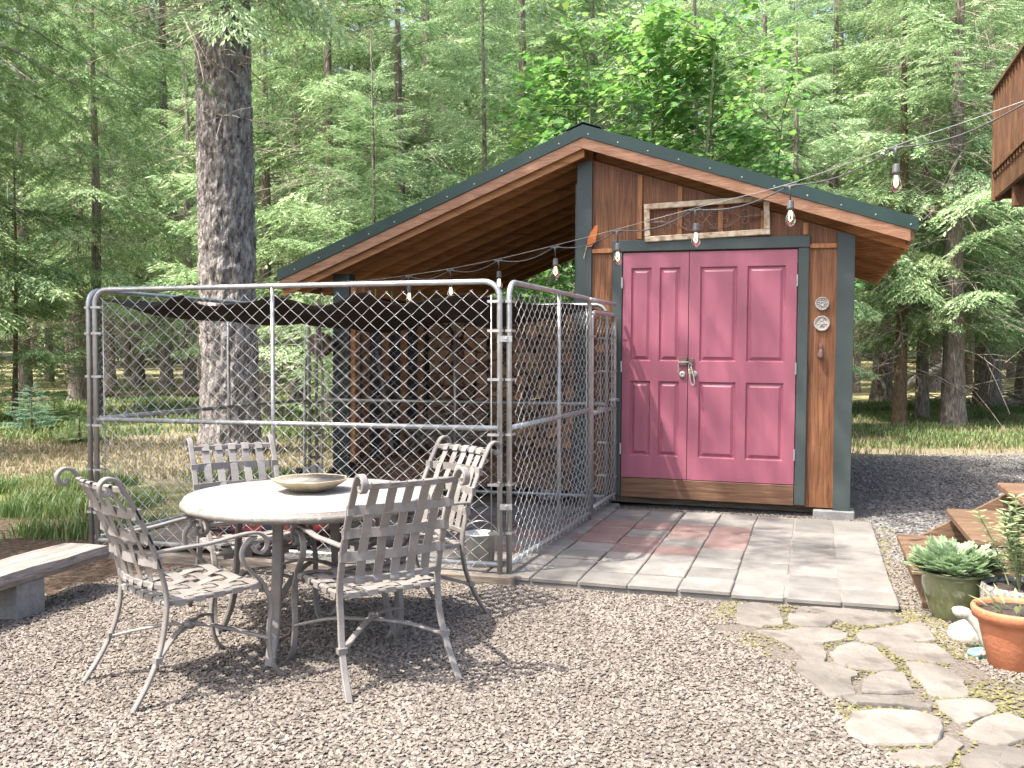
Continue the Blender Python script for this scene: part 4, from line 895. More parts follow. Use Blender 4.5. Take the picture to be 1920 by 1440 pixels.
for k in range(11):
    a_ = random.uniform(0,6.28); r_ = random.uniform(.02,.12); tip = Vector((r_*1.9*math.cos(a_)-.03, r_*1.6*math.sin(a_), random.uniform(.5,.68)))
    base = Vector((r_*.6*math.cos(a_), r_*.6*math.sin(a_), .23)); pts = spline([base, base.lerp(tip,.5)+Vector((0,0,.03)), tip],5)
    st = MB().tube(pts, .004, 5).build('stem', K['stem'], t)
    V = []; Fq = []
    for j in range(2, len(pts)):
        for q in range(4):
            b_ = q*1.57+j*.8; d_ = Vector((math.cos(b_),math.sin(b_),random.uniform(.15,.6))).normalized(); s2 = d_.cross(Vector((0,0,1))).normalized(); L_ = random.uniform(.05,.085); n0 = len(V); o = pts[j]
            V += [o, o+d_*L_*.45+s2*.013, o+d_*L_-Vector((0,0,.008)), o+d_*L_*.45-s2*.013]; Fq.append((n0,n0+1,n0+2,n0+3))
    obj('leaves', npmesh('leaves', np.array(V), Fq), K['sage'], st)
t = pot_thing('black_pot', 'plain black nursery pot tucked behind the green pot', (2.64,5.12,0), [(.001,0),(.1,0),(.13,.2),(.14,.205),(.14,.22),(.128,.22),(.12,.17),(.001,.17)], K['black'], .12, .19)
t = thing('stone_ring_dish', 'cream ring-shaped stone dish lying against the terracotta pot', 'dish', G(1826,1188,.02)-Vector((0,0,.02)), .5)
mb = MB(); mb.lathe([(.001,.02),(.07,.022),(.08,.05),(.1,.062),(.118,.05),(.122,.025),(.115,0),(.001,0)], 36); o = mb.build('dish_body', K['white_cer'], t, True); o.scale = (1.15,.85,1); t.rotation_euler = (R(4),R(-6),.4)
t = thing('garden_ornament', 'white curved-neck ornament on a teal base beside the terracotta pot', 'ornament', G(1850,1226,.01)-Vector((0,0,.01)), .2)
mb = MB(); mb.lathe([(.001,.002),(.07,.0),(.085,.012),(.082,.024),(.06,.03),(.001,.026)], 26); o = mb.build('leaf_base', K['teal_cer'], t, True); o.scale = (1.1,.75,1)
mb = MB(); mb.tube(spline([(.05,.0,.03),(.02,.02,.06),(-.0,.05,.12),(-.035,.08,.17),(-.07,.1,.185),(-.09,.11,.17)],6), [.03]*6+[.028]*8+[.026]*6+[.03]*6+[.033]*3+[.02]*2, 12); mb.build('curved_neck', K['white_cer'], t, True)
for k in range(3):
    mb = MB(); mb.tube([(.03-.03*k,-.02,.03),(-.02-.028*k,-.05,.03),(-.05-.02*k,-.055,.026)], [.013,.011,.004], 8); mb.build('foot_toe', K['white_cer'], t, True)

# ------------------------------------------------------------------ string of lights
P0 = Vector((2.5,4.7,0)); P1 = Vector((-1.72,9.6,0))
sl = thing('string_lights', 'string of hanging bulbs on a wire from house to lean-to', 'string lights', (0,0,0))
tsp = [-.25,0,.103,.2037,.312,.418,.516,.618,.717,.813,.915,1.0]
ysp = {.103:280,.2037:350,.312:395,.418:434,.516:464,.618:489,.717:507,.813:519,.915:528}
zs = []
for t_ in tsp:
    d_ = P0.lerp(P1, t_) if t_ >= 0 else P0+(P1-P0)*t_
    zs.append(1.425+(662-ysp[t_])*d_.y/1800 if t_ in ysp else None)
zs[1] = 1.425+(662-196)*4.7/1800; zs[0] = 2.95; zs[-1] = 2.13
nodes = [Vector(((P0+(P1-P0)*t_).x, (P0+(P1-P0)*t_).y, z)) for t_, z in zip(tsp, zs)]
pts = []
for i in range(len(nodes)-1):
    for k in range(8):
        q = k/8; pts.append(nodes[i].lerp(nodes[i+1], q)-Vector((0,0,.05*math.sin(math.pi*q)**1.0)))
pts.append(nodes[-1]); MB().tube(pts, .0045, 6).build('light_cable', K['cable'], sl, True)
wn = [n_+Vector((.0,.0,.012)) for n_ in nodes]; MB().tube(spline(wn,4), .0018, 5).build('support_wire', K['galv'], sl, True)
for n_ in nodes[2:-1]:
    s_ = MB(); s_.bar([n_+Vector((-.03,.03,0)), n_+Vector((0,0,-.006)), n_+Vector((.03,-.03,0))], .016, .012, (0,0,1)); s_.tube([n_, n_+Vector((0,0,-.03)), n_+Vector((.004,0,-.085))], [.012,.005,.004], 7)
    b0 = n_+Vector((.004,0,-.085)); s_.lathe([(.001,0),(.014,-.002),(.019,-.012),(.02,-.04),(.0225,-.044),(.0225,-.056),(.018,-.058),(.001,-.056)], 14, tuple(b0)); so = s_.build('socket', K['cable'], sl, True)
    MB().lathe([(.013,-.056),(.016,-.07),(.026,-.095),(.031,-.115),(.028,-.135),(.018,-.15),(.001,-.156)], 18, tuple(b0)).build('bulb', K['glass'], so, True)
    MB().tube([b0+Vector((-.006,0,-.062)), b0+Vector((-.012,0,-.11)), b0+Vector((0,.006,-.125)), b0+Vector((.012,0,-.11)), b0+Vector((.006,0,-.062))], .0035, 5).build('filament', K['filament'], so)

# ------------------------------------------------------------------ trees
def kites(o, d, up, L_, W_):
    """arrays of leaf quads: origins, directions, normals"""
    s = np.cross(d, up); s /= np.linalg.norm(s, axis=1)[:,None]+1e-9
    n = np.cross(s, d)
    L_ = np.broadcast_to(L_, len(o))[:,None]; W_ = np.broadcast_to(W_, len(o))[:,None]
    V = np.stack([o, o+d*L_*.5+s*W_*.5-n*L_*.03, o+d*L_-n*L_*.1, o+d*L_*.5-s*W_*.5-n*L_*.03], 1)
    return V      # n,4,3
def bough(r, L_, leafL=.11, leafW=.03, tw=.085, sub=.05, droop=.25, dens=1.):
    """flat fir bough along +x with side twigs; returns kites (n,4,3)"""
    out = []
    nt_ = max(6, int(L_/tw))
    axis = lambda t: np.stack([L_*t, .06*L_*np.sin(t*3+r.uniform(0,6))*t, .12*L_*t-droop*L_*t*t], -1)
    ts = np.linspace(.12, .99, nt_)
    O = []; Dv = []; UP = []; LL = []
    for t in ts:
        p = axis(t)
        for sgn in (1,-1):
            if r.random() > dens: continue
            a = R(r.uniform(42,68)); tl = (.42*L_*(1-t)**.75*(.55+.45*min(1,t/.25))+.06)*r.uniform(.75,1.15)
            dz = -r.uniform(.1,.75)-.15*t
            td = np.array([math.cos(a), sgn*math.sin(a), dz]); td /= np.linalg.norm(td)
            ns = max(2, int(tl/sub)); ss = np.linspace(.1,1,ns)*tl
            pts = p+td[None]*ss[:,None]; pts[:,2] -= .35*(ss**2)
            sd_ = np.cross(td,[0,0,1]); sd_ /= np.linalg.norm(sd_)
            for q in (1,-1):
                dd = td[None]*.8+sd_[None]*q*.62+r.normal(0,.16,(ns,3)); dd[:,2] -= .08; dd /= np.linalg.norm(dd,axis=1)[:,None]
                O.append(pts); Dv.append(dd); LL.append(np.full(ns, leafL)*r.uniform(.7,1.25,ns))
            O.append(pts[-1:]); Dv.append(td[None]); LL.append(np.array([leafL*1.2]))
        O.append(p[None]); d0 = np.array([[1,0,r.uniform(-.3,.3)]]); Dv.append(d0/np.linalg.norm(d0)); LL.append(np.array([leafL*1.3]))
    O = np.concatenate(O); Dv = np.concatenate(Dv); LL = np.concatenate(LL); n = len(O)
    up = np.tile([0,0,1.],(n,1))+r.normal(0,.6,(n,3))
    return kites(O, Dv, up, LL, leafW*r.uniform(.7,1.3,n))
def place(V, loc, yaw, pitch, s):
    c, q = math.cos(pitch), math.sin(pitch); x = V[...,0]*c-V[...,2]*q; z = V[...,0]*q+V[...,2]*c; y = V[...,1]
    ca, sa = math.cos(yaw), math.sin(yaw)
    return np.stack([(x*ca-y*sa)*s+loc[0], (x*sa+y*ca)*s+loc[1], z*s+loc[2]], -1)
def crown(seed, z0, H, Rm, per_m, lib, lens, lowpitch=-.12, shape=.8, skip=None, lim=None):
    r = np.random.default_rng(seed); out = []; z = z0; a = r.uniform(0,6.28)
    while z < H-.3:
        t = (z-z0)/(H-z0); rad = Rm*((1-t)**shape)*(1 if t > .08 else .65+.35*t/.08)*r.uniform(.7,1.15)+.15
        a += 2.4+r.normal(0,.3); k = r.integers(len(lib)); s = rad/lens[k]
        if not (skip and skip(z, a % 6.283)):
            out.append(place(lib[k], (.05*math.cos(a), .05*math.sin(a), z), a, lowpitch+.4*t+r.normal(0,.22), s))
        z += 1/per_m*r.uniform(.5,1.5)
    r2 = place(lib[0], (0,0,H-.5), 0, 1.3, .6/lens[0]); out.append(r2)
    V = np.concatenate(out).reshape(-1,3); return V, np.arange(len(V)).reshape(-1,4)
r0 = np.random.default_rng(3)
LM = [2.0,2.2,1.8,2.1]; libM = [bough(r0, l, .1, .024, .078, .043) for l in LM]
LF = [2.2,2.4,2.0]; libF = [bough(r0, l, .2, .05, .15, .1) for l in LF]
LY = [1.2,1.3,1.1]; libY = [bough(r0, l, .075, .016, .065, .038, droop=.12) for l in LY]
crownM = [npmesh('fir_crown', *crown(11, 2.3, 12, 2.5, 5.8, libM, LM, -.12, .5)), npmesh('fir_crown', *crown(12, 3.0, 13, 2.7, 5.2, libM, LM, -.2, .5)), npmesh('fir_crown', *crown(13, 1.8, 11, 2.4, 5.6, libM, LM, -.05, .5))]
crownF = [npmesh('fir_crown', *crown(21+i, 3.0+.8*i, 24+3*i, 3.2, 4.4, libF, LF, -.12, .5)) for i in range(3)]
crownY = [npmesh('fir_crown', *crown(31+i, .7, 6.5, 1.5, 11, libY, LY, .1)) for i in range(2)]
for m_ in crownM: m_.materials.append(K['fir'])
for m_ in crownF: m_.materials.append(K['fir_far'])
crownY[0].materials.append(K['fir_blue']); crownY[1].materials.append(K['fir'])
def deadmesh(seed, z0, z1, n, L_):
    r = np.random.default_rng(seed); mb = MB()
    for i in range(n):
        a = r.uniform(0,6.283); z = r.uniform(z0,z1); l = L_*r.uniform(.4,1); d = np.array([math.cos(a),math.sin(a),r.uniform(-.45,.15)])
        p0 = np.array([0,0,z]); p1 = p0+d*l*.5; p2 = p0+d*l+np.array([0,0,-.12*l]); mb.tube([p0,p1,p2], [.013,.008,.003], 4)
        for q in range(7):
            t = r.uniform(.25,1); s_ = p0+d*l*t; dd = d+r.normal(0,.7,3); mb.tube([s_, s_+dd*.14*l, s_+dd*.3*l+np.array([0,0,-.05])], [.005,.004,.002], 3)
    me = bpy.data.meshes.new('dead_branches'); me.from_pydata(mb.v, [], mb.f); me.materials.append(K['dead']); return me
deadM = [deadmesh(41, .9, 6.5, 75, 1.5), deadmesh(42, 1.4, 8, 85, 1.8)]
def trunkmesh(r0_, H, seed, lean=(0,0), n=12, m_=26, top=.08, flare=.35, rough=.06):
    r = np.random.default_rng(seed); ph = r.uniform(0,6.28,6); rings = []
    zs_ = np.concatenate([np.linspace(-.15,2.5,m_//2), np.linspace(3,H,m_-m_//2)]) if H > 4 else np.linspace(-.05,H,m_)
    V = []
    for z in zs_:
        t = max(z,0)/H; rad = r0_*(1-(1-top)*t)*(1+flare*math.exp(-max(z,0)/.35))
        a = np.linspace(0,6.283,n,endpoint=False)
        rr = rad*(1+rough*np.sin(5*a+ph[0]+z*.7)+rough*.7*np.sin(9*a+ph[1]-z*1.3)+r.normal(0,rough*.5,n))
        V.append(np.stack([rr*np.cos(a)+lean[0]*z+.02*math.sin(z*.8+ph[2]), rr*np.sin(a)+lean[1]*z, np.full(n,z)],-1))
    V = np.concatenate(V); k = len(zs_); i, j = np.meshgrid(np.arange(k-1),np.arange(n),indexing='ij'); j2 = (j+1) % n
    return npmesh('trunk', V, np.stack([i*n+j,i*n+j2,(i+1)*n+j2,(i+1)*n+j],-1).reshape(-1,4), True)
def tree(name, label, x, y, r_, H, crown_me, cs=(1,1,1), dead=None, bark='bark', lean=(0,0), group=None, yaw=0, seed=1, tm=None, cz=0):
    z = float(gz(x, y)); t = thing(name, label, 'tree', (x,y,z), 0, group)
    obj('trunk', tm or trunkmesh(r_, H, seed, lean), K[bark], t)
    if crown_me: o = obj('crown', crown_me, None, t); o.rotation_euler = (0,0,yaw); o.scale = cs; o.location = (lean[0]*6, lean[1]*6, cz)
    if dead: o = obj('dead_branches', dead, None, t); o.rotation_euler = (0,0,yaw*1.7)
    return t
X_ = lambda px, Y: (px-960)*Y/1800
# the big fir behind the kennel
bx, by_ = X_(432,13.6), 13.6
bt = thing('big_fir_tree', 'massive grey-barked fir trunk standing behind the kennel', 'tree', (bx,by_,0))
nA, nZ = 110, 420; zz = np.linspace(-.2,14,nZ); aa = np.linspace(0,6.283,nA,endpoint=False); rb = np.random.default_rng(77)
AA, ZZ = np.meshgrid(aa, zz); rad = .40*(1-.012*ZZ)*(1+.22*np.exp(-np.clip(ZZ,0,9)/.3))
def pnoise(na, nz):
    g = rb.normal(0,1,(nz,na)); u_ = np.linspace(0,na,nA,endpoint=False); v_ = np.linspace(0,nz-1.001,nZ)
    i0 = u_.astype(int); fu = u_-i0; j0 = v_.astype(int); fv = v_-j0; fu = fu*fu*(3-2*fu); fv = (fv*fv*(3-2*fv))[:,None]
    a0 = g[j0][:,i0 % na]*(1-fu)+g[j0][:,(i0+1) % na]*fu; a1 = g[j0+1][:,i0 % na]*(1-fu)+g[j0+1][:,(i0+1) % na]*fu
    return a0*(1-fv)+a1*fv
ridge = 1.1*(.6-2*np.abs(pnoise(22,40)))+.9*(.5-1.6*np.abs(pnoise(34,90)))+.7*pnoise(48,130)+.5*rb.normal(0,1,AA.shape)
rad = rad+.012*ridge
Vb = np.stack([rad*np.cos(AA)-.010*ZZ-.0, rad*np.sin(AA), ZZ],-1).reshape(-1,3); i, j = np.meshgrid(np.arange(nZ-1),np.arange(nA),indexing='ij'); j2 = (j+1) % nA
obj('trunk', npmesh('trunk', Vb, np.stack([i*nA+j,i*nA+j2,(i+1)*nA+j2,(i+1)*nA+j],-1).reshape(-1,4), False), K['bark_big'], bt)
me = npmesh('crown', *crown(51, 6.2, 24, 2.6, 3.2, libM, LM, -.35)); me.materials.append(K['fir']); obj('crown', me, None, bt)
me = deadmesh(52, 4.2, 8, 40, 2.2); o = obj('dead_branches', me, None, bt)
# near fir whose boughs hang into the top left corner; its crown dapples the patio and the doors
def fine_bough(r, L_):
    base = bough(r, L_, .1, .02, .11, .09, droop=.35)          # spray axes
    O = base[:,0]; tip = base[:,2]; d = tip-O; ln = np.linalg.norm(d,axis=1); d /= ln[:,None]; out = []
    up = np.tile([0,0,1.],(len(O),1))+r.normal(0,.35,O.shape); s = np.cross(d,up); s /= np.linalg.norm(s,axis=1)[:,None]; n = np.cross(s,d)
    for k in range(14):
        for q in (1,-1):
            o = O+d*(ln*(k/14))[:,None]; dd = d*.72+s*q*.7+n*r.uniform(-.35,.45,(len(O),1)); dd /= np.linalg.norm(dd,axis=1)[:,None]
            out.append(kites(o, dd, n+r.normal(0,.3,n.shape), r.uniform(.02,.03,len(O)), .0032))
    return np.concatenate(out)
nf = (-4.9, 6.5); rn = np.random.default_rng(5)
ft = thing('near_fir_tree', 'fir whose drooping boughs hang over the left of the clearing', 'tree', (nf[0], nf[1], 0))
obj('trunk', trunkmesh(.3, 22, 61, n=20, m_=40), K['bark'], ft)
fine = [fine_bough(rn, 2.3), fine_bough(rn, 2.0)]
LOWB = ((3.75,-.05,-.12,1.15,0),(3.9,-.38,-.2,1.15,1),(3.55,.2,-.1,1.05,0),(4.1,.45,-.12,1.1,1),(4.1,-.14,-.1,1.2,1),(4.4,.12,-.14,1.2,0),(4.2,-.6,-.2,1.1,1),(3.45,-.22,-.1,.9,0),(4.35,-.3,-.16,1.25,0),(3.6,-.5,-.12,1.0,1))
fb = []
for (z, yaw, pit, s_, k) in LOWB:
    fb.append(place(fine[k], (.1,0,z), yaw, pit, s_))
V = np.concatenate(fb).reshape(-1,3); me = npmesh('low_boughs', V, np.arange(len(V)).reshape(-1,4)); me.materials.append(K['fir_near']); obj('low_boughs', me, None, ft)
mb = MB()
for (z, yaw, pit, s_, k) in LOWB:
    L_ = 2.2; q = [place(np.array([L_*t, 0, .12*L_*t-.35*L_*t*t]), (.1,0,z), yaw, pit, s_) for t in (0,.3,.6,.9)]; mb.tube(q, [.02,.014,.009,.003], 5)
mb.build('low_limbs', K['bark'], ft)
def sun_gap(z, a):  # unseen crown opened for light: boughs skipped so sun reaches doors and table
    best = z < 10.5 and -2.3 < ((a+math.pi) % (2*math.pi)-math.pi) < -1.05
    for (qx, qy, qz) in ((2.0,8.4,.9),):
        dx, dy = qx-.48*(z-qz)-nf[0], qy-.24*(z-qz)-nf[1]; d_ = (a-math.atan2(dy, dx)+math.pi) % (2*math.pi)-math.pi
        best |= abs(d_) < .25
    return best
me = npmesh('crown', *crown(62, 6.3, 24, 4.2, 4.0, libM, LM, -.15, .5, sun_gap)); me.materials.append(K['fir']); obj('crown', me, None, ft)

ex = [  # px, Y, radius, H, crown, scale, dead, bark, lean, label
 (145,28,.27,18,crownM[1],(1.0,1.0,1),deadM[1],'bark',(.012,0),'dark-barked fir trunk leaning slightly, left of the kennel post'),
 (45,30,.2,18,crownM[0],(1,1,1.1),deadM[0],'bark',(0,0),'dark fir trunk behind the slim sapling'),
 (28,20.5,.06,6.5,crownY[1],(1.15,1.15,1),None,'bark_brown',(.01,0),'slim brown fir sapling with low feathery boughs'),
 (204,38,.24,26,crownF[0],(1,1,1),deadM[1],'bark',(0,0),'fir trunk seen through the left end of the kennel mesh'),
 (258,44,.27,26,crownF[1],(1,1,1),deadM[0],'bark',(0,0),'straight fir seen through the kennel mesh under the sagging cloth'),
 (312,40,.26,26,crownF[2],(1,1,1),deadM[1],'bark',(.0,0),'stout fir with open ground beside it, seen through the kennel mesh'),
 (355,32,.22,18,crownM[2],(1,1,1.05),deadM[0],'bark',(0,0),'fir close against the left side of the massive trunk'),
 (560,25,.2,18,crownM[0],(1.1,1.1,1),deadM[0],'bark',(0,0),'bushy fir showing between the massive trunk and the lean-to'),
 (800,23,.22,19,crownM[1],(1.,1.,1.05),deadM[1],'bark',(0,0),'pale grey trunked fir rising behind the lean-to roof'),
 (907,15.6,.07,9,crownY[1],(1.3,1.3,1.35),None,'bark',(0,0),'young green fir with dark thin stem behind the lean-to roof'),
 (700,16.5,.07,7,crownY[1],(1.5,1.5,1.0),None,'bark',(0,0),'young pale green fir rising over the lean-to eave'),
 (1487,17,.09,12,crownM[2],(.72,.72,.72),None,'bark',(0,0),'young fir with a bare lower stem behind the right roof slope'),
 (1690,19,.13,14,crownM[0],(.8,.8,.85),deadM[0],'bark_brown',(.0,0),'slim brown fir trunk at the far edge of the driveway'),
 (1786,18.6,.22,18,crownM[2],(1.15,1.15,1.05),deadM[1],'bark',(.004,0),'sunlit fir with flared base at the far edge of the driveway'),
 (1850,24,.30,20,crownM[1],(1.1,1.1,1),deadM[1],'bark',(-.004,0),'thick pale fir trunk beyond the flared fir'),
 (1655,27,.28,19,crownM[0],(1.1,1.1,1.1),deadM[0],'bark',(.008,0),'broad dark fir trunk close behind the slim brown one'),
 (1606,34,.13,26,crownF[1],(.8,.8,.9),None,'bark',(.02,0),'thin dark fir trunk just right of the shed wall'),
 (1755,36,.2,26,crownF[0],(1,1,1),deadM[0],'bark',(0,0),'pale fir trunk rising over the fallen log'),
 (1815,38,.15,26,crownF[2],(1,1,1),None,'bark_brown',(0,0),'thin brown fir between the flared fir and the thick trunk'),
 (1925,26,.24,18,crownM[2],(1.1,1.1,1),deadM[0],'bark',(0,0),'dark fir at the brush heap under the deck corner'),
 (1560,22,.18,18,crownM[2],(1.15,1.15,1),deadM[0],'bark',(0,0),'dense fir directly behind the right roof eave'),
 (1380,26,.2,19,crownM[0],(1.1,1.1,1),deadM[1],'bark',(0,0),'tall fir behind the maple'),
 (1040,28,.2,19,crownM[2],(1.1,1.1,1),deadM[1],'bark',(0,0),'tall fir behind the roof ridge'),
]
for k, (px, Y, r_, H, cm, cs, dd, bk_, ln, lab) in enumerate(list(ex)):
    if cm in crownM: H = (12,13,11)[crownM.index(cm)]*cs[2]
    tree('fir_tree', lab, X_(px,Y), Y, r_, H, cm, cs, dd, bk_, ln, None, k*1.3, 100+k)
# the rest of the forest
for k, (px, Y, cm, cs) in enumerate(((620,19,0,1.1),(750,18.5,2,1.1),(980,20,1,1.2),(1110,21,0,1.2),(1300,21,2,1.2),(1430,23,1,1.2),(500,21,2,1.1),(-60,20,0,1.1),(2010,20,2,1.1))):
    ex.append((px,Y)); tree('forest_fir', 'leafy fir tree in the front row of the forest edge', X_(px,Y), Y, .17, (12,13,11)[cm]*.95, crownM[cm], (cs,cs,.95), deadM[k % 2], 'bark', (0,0), 'firs along the forest edge', k*1.9, 700+k)
pos = [(X_(e[0],e[1]), e[1]) for e in ex]+[(bx,by_),(-4.95,7.1)]
rf_ = np.random.default_rng(17); cnt = 0; tmF = [trunkmesh(.2, 24+3*i, 300+i, n=9, m_=14, top=.05) for i in range(3)]; tmM = [trunkmesh(.14, h_, 310+i, n=10, m_=14, top=.05) for i, h_ in enumerate((12,13,11))]; tries = 0
while cnt < 80 and tries < 6000:
    tries += 1; Y = 24+50*rf_.random()**.9; half = Y*.56+6; x = rf_.uniform(-half, half)
    if any((x-a)**2+(Y-b)**2 < (4.0 if Y < 45 else 2.8)**2 for a, b in pos): continue
    pxx = 960+x/Y*1800
    if Y < 44 and (275 < pxx < 345): continue
    pos.append((x, Y)); cnt += 1
    sx = rf_.uniform(.95,1.3); near = Y < 30; k = rf_.integers(3); sz_ = rf_.uniform(.9,1.15)
    t = tree('forest_fir', 'slender fir tree among the forest rows behind the clearing', x, Y, .2, 19, (crownM if near else crownF)[k], (sx,sx,sz_), deadM[rf_.integers(2)] if rf_.random() < .7 else None, 'bark', (0,0), 'slender firs of the background forest', rf_.uniform(0,6.28), 0, (tmM if near else tmF)[k])
    t.children[0].scale = (1,1,sz_)
for (x, Y) in ((-11,12),(-14,19),(-9.5,22),(12,13),(15,20),(-16,6),(9,21)):
    pos.append((x,Y)); tree('forest_fir', 'slender fir tree among the forest rows behind the clearing', x, Y, .24, 19, crownM[int(Y) % 3], (1.1,1.1,1), deadM[0], 'bark', (0,0), 'slender firs of the background forest', x, 0, tmM[int(Y) % 3])
# far wood
Vw = []
rw = np.random.default_rng(9)
for k in range(110):
    x = rw.uniform(-75,75); Y = rw.uniform(76,96); V, _ = crown(400+k, 1.0, 34, 4.2, 1.5, libF, LF, -.12, .5); V = V.reshape(-1,4,3)
    c = V.mean(1,keepdims=True); V = c+(V-c)*2.2; V = V[::2]; Vw.append((V+np.array([x,Y,float(gz(x,Y))])).reshape(-1,3))
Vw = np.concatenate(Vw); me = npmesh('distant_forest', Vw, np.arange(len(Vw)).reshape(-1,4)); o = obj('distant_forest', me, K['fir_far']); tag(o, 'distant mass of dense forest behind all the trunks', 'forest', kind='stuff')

# maple with bright leaves behind the ridge
def maple(label, px, Y, H, Rr, n, seed):
    r = np.random.default_rng(seed); x = X_(px,Y); t = thing('maple_tree', label, 'tree', (x,Y,float(gz(x,Y))), 0)
    stems = []
    for k in range(4):
        a = r.uniform(0,6.28); dx = r.uniform(.3,1.1); pts = spline([(0,0,-.1),(dx*.3*math.cos(a),dx*.3*math.sin(a),H*.35),(dx*.8*math.cos(a),dx*.8*math.sin(a),H*.7),(dx*1.1*math.cos(a),dx*1.1*math.sin(a),H)],6)
        stems.append(pts)
    mb = MB()
    for s_ in stems: mb.tube(s_, [.045*(1-.85*i/len(s_)) for i in range(len(s_))], 7)
    tips = []
    for k in range(85):
        s_ = stems[r.integers(4)]; p = s_[r.integers(4,len(s_)-1)]; d = Vector((r.normal(),r.normal(),r.uniform(.0,.7))).normalized(); l = r.uniform(.5,1.)*Rr; e = p+d*l; mb.tube([p, p+d*l*.5+Vector((0,0,.06)), e], [.013,.009,.003], 4); tips.append((p,e))
    mb.build('trunk', K['stem'], t, True)
    star = np.array([(0,0),(.18,.1),(.45,.06),(.34,.3),(.52,.52),(.26,.56),(.2,.78),(.08,.72),(0,1.),(-.08,.72),(-.2,.78),(-.26,.56),(-.52,.52),(-.34,.3),(-.45,.06),(-.18,.1)])
    V = []; 
    for i in range(n):
        p, e = tips[r.integers(len(tips))]; q = np.array(p.lerp(e, float(r.uniform(.3,1.1))))+r.normal(0,.13,3)
        s_ = r.uniform(.09,.17); a = r.uniform(0,6.28); nrm_ = np.array([r.normal(0,.45)-.25,r.normal(0,.45)-.25,1.]); nrm_ /= np.linalg.norm(nrm_)
        d = np.array([math.cos(a),math.sin(a),-.35]); d -= nrm_*d.dot(nrm_); d /= np.linalg.norm(d); sd_ = np.cross(d,nrm_)
        V.append(q+s_*(star[:,0:1]*sd_+star[:,1:2]*d)-nrm_*(s_*.25*(star[:,0:1]**2)))
    V = np.concatenate(V); obj('crown', npmesh('crown', V, np.arange(len(V)).reshape(-1,16)), K['maple'], t)
maple('bright green maple with pale stems rising behind the roof ridge', 1275, 15.4, 6.4, 1.7, 5200, 5)
maple('lighter maple with yellowish leaves nearer the roof ridge peak', 1130, 15.0, 6.0, 1.6, 4200, 6)
maple('smaller maple with drooping leaves over the right roof slope', 1400, 16.2, 5.6, 1.4, 3200, 8)

# fallen log and brush on the forest floor
def fallen(label, a, b, ra, rb_, m_):
    o = MB().tube([Vector(a).lerp(Vector(b), k/8)+Vector((0,0,.03*math.sin(k*2.1))) for k in range(9)], [ra+(rb_-ra)*k/8 for k in range(9)], 12).build('fallen_log', K[m_], None, True); tag(o, label, 'log'); return o
fallen('grey fallen log propped up behind the flared fir', (X_(1690,30),30.5,.25), (X_(1772,29),29,.95), .16, .2, 'log_grey')
for k, (a, b) in enumerate((((-13,30,.12),(-9.6,31,.1)),((-12.5,36,.15),(-8.8,35,.12)),((-15,26,.1),(-12.6,26.8,.1)))):
    fallen(['long brown log on the forest floor beyond the kennel','short dark log far back between the left trunks','brown log near the slim sapling'][k], a, b, .13, .1, 'bark_brown')
mb = MB()
for k in range(240):
    x = random.uniform(11,16); y = random.uniform(23,28); z = .05+abs(random.gauss(0,.22))*math.exp(-((x-13.5)/2)**2); a_ = random.uniform(0,6.28); l_ = random.uniform(.4,1.3)
    mb.tube([(x,y,z),(x+l_*.5*math.cos(a_),y+l_*.5*math.sin(a_),z+random.uniform(0,.15)),(x+l_*math.cos(a_),y+l_*math.sin(a_),z+random.uniform(-.05,.2))], [.02,.014,.006], 4)
o = mb.build('brush_heap', K['dead']); tag(o, 'heap of dead brush under the trees behind the driveway', 'brush', kind='stuff')

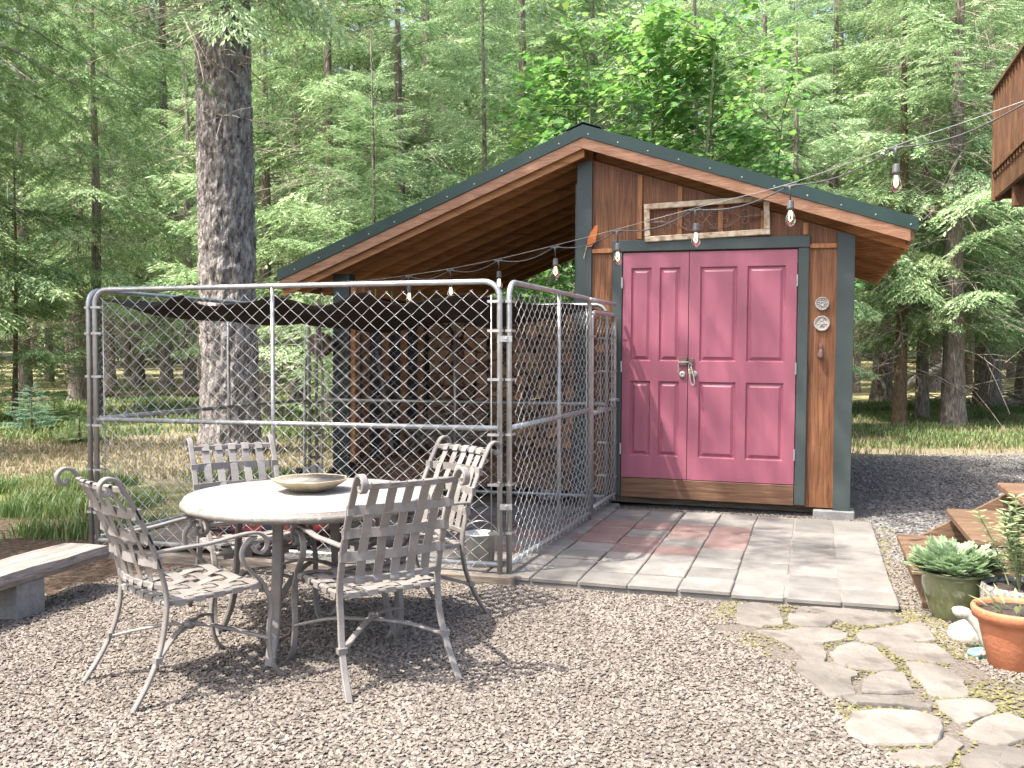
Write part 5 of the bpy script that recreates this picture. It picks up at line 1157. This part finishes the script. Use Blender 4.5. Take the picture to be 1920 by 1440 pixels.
# grass
def grass(name, label, n, area, keep, hmin, hmax, blades, spread, m_, seed, wid=.006):
    r = np.random.default_rng(seed); x = r.uniform(area[0],area[1],n*3); y = r.uniform(area[2],area[3],n*3); k = keep(x,y,r); x, y = x[k][:n], y[k][:n]; n = len(x)
    X = np.repeat(x,blades)+r.normal(0,spread,n*blades); Y = np.repeat(y,blades)+r.normal(0,spread,n*blades); N_ = len(X)
    h = np.repeat(r.uniform(hmin,hmax,n),blades)*r.uniform(.5,1.15,N_); a = r.uniform(0,6.283,N_); bend = r.uniform(.15,.8,N_)*h
    wd = wid*r.uniform(.7,1.4,N_)*(1+Y/14); sx, sy = -np.sin(a)*wd, np.cos(a)*wd; z = gz(X,Y)
    p0 = np.stack([X-sx,Y-sy,z-.01],-1); p1 = np.stack([X+sx,Y+sy,z-.01],-1)
    mx, my = X+np.cos(a)*bend*.35, Y+np.sin(a)*bend*.35
    p2 = np.stack([mx+sx*.8,my+sy*.8,z+h*.62],-1); p3 = np.stack([mx-sx*.8,my-sy*.8,z+h*.62],-1)
    tx, ty = X+np.cos(a)*bend, Y+np.sin(a)*bend; p4 = np.stack([tx+sx*.1,ty+sy*.1,z+h*.95],-1); p5 = np.stack([tx-sx*.1,ty-sy*.1,z+h*.95],-1)
    V = np.stack([p0,p1,p2,p3,p4,p5],1).reshape(-1,3); b = np.arange(N_)[:,None]*6
    Fq = np.concatenate([b+np.array([[0,1,2,3]]), b+np.array([[3,2,4,5]])],1).reshape(-1,4)
    o = obj(name, npmesh(name, V, Fq), m_); tag(o, label, 'grass', kind='stuff'); return o
cl_ = lambda x, y: np.sin(x*1.7+y*.9)+np.sin(y*2.3-x*1.1)
grass('tall_grass', 'tall green grass tufts beside and behind the kennel', 1500, (-7.5,-1.5,7.3,10.9), lambda x,y,r: (cl_(x*1.6,y*1.6) > .35) & (x-.34*y < -5.35) & ~((x > -3.2) & (y < 7.2)), .08,.2, 16, .07, K['grass'], 1, .0025)
grass('dry_grass', 'dry straw coloured grass along the left track', 4200, (-13,2,10.8,15.8), lambda x,y,r: (x-.34*y < -4.6) & (r.random(len(x)) < .75), .03,.1, 8, .08, K['grass_dry'], 2, .004)
grass('meadow_grass', 'green and yellow grass between the forest trunks on the left', 10000, (-19,0,15.0,34), lambda x,y,r: (cl_(x,y) > -.5) & (x < y*.1-1.5), .06,.2, 7, .12, K['grass'], 3, .005)
grass('verge_grass', 'sunny green grass along the far edge of the driveway', 6500, (3.5,14,14.2,26), lambda x,y,r: (cl_(x,y) > -.6) & (x > y*.3-.8), .05,.15, 9, .1, K['grass'], 4, .003)
grass('verge_straw', 'pale straw grass blades at the driveway edge', 1800, (3.5,13,13.2,22), lambda x,y,r: (x > y*.3-.8), .04,.14, 6, .1, K['grass_dry'], 5, .003)
# small plants on the left forest floor
for k, (px, Y, h_) in enumerate(((60,17,.9),(100,19,.7),(275,22,.6),(150,15,.55))):
    o = crownY[k % 2]; t = tree('fir_seedling', 'tiny fir seedling in the grass left of the kennel', X_(px,Y), Y, .02, h_, o, (.28*h_+.1,.28*h_+.1,h_/6.5), None, 'bark_brown', (0,0), 'fir seedlings in the left grass', k*2., 500+k)
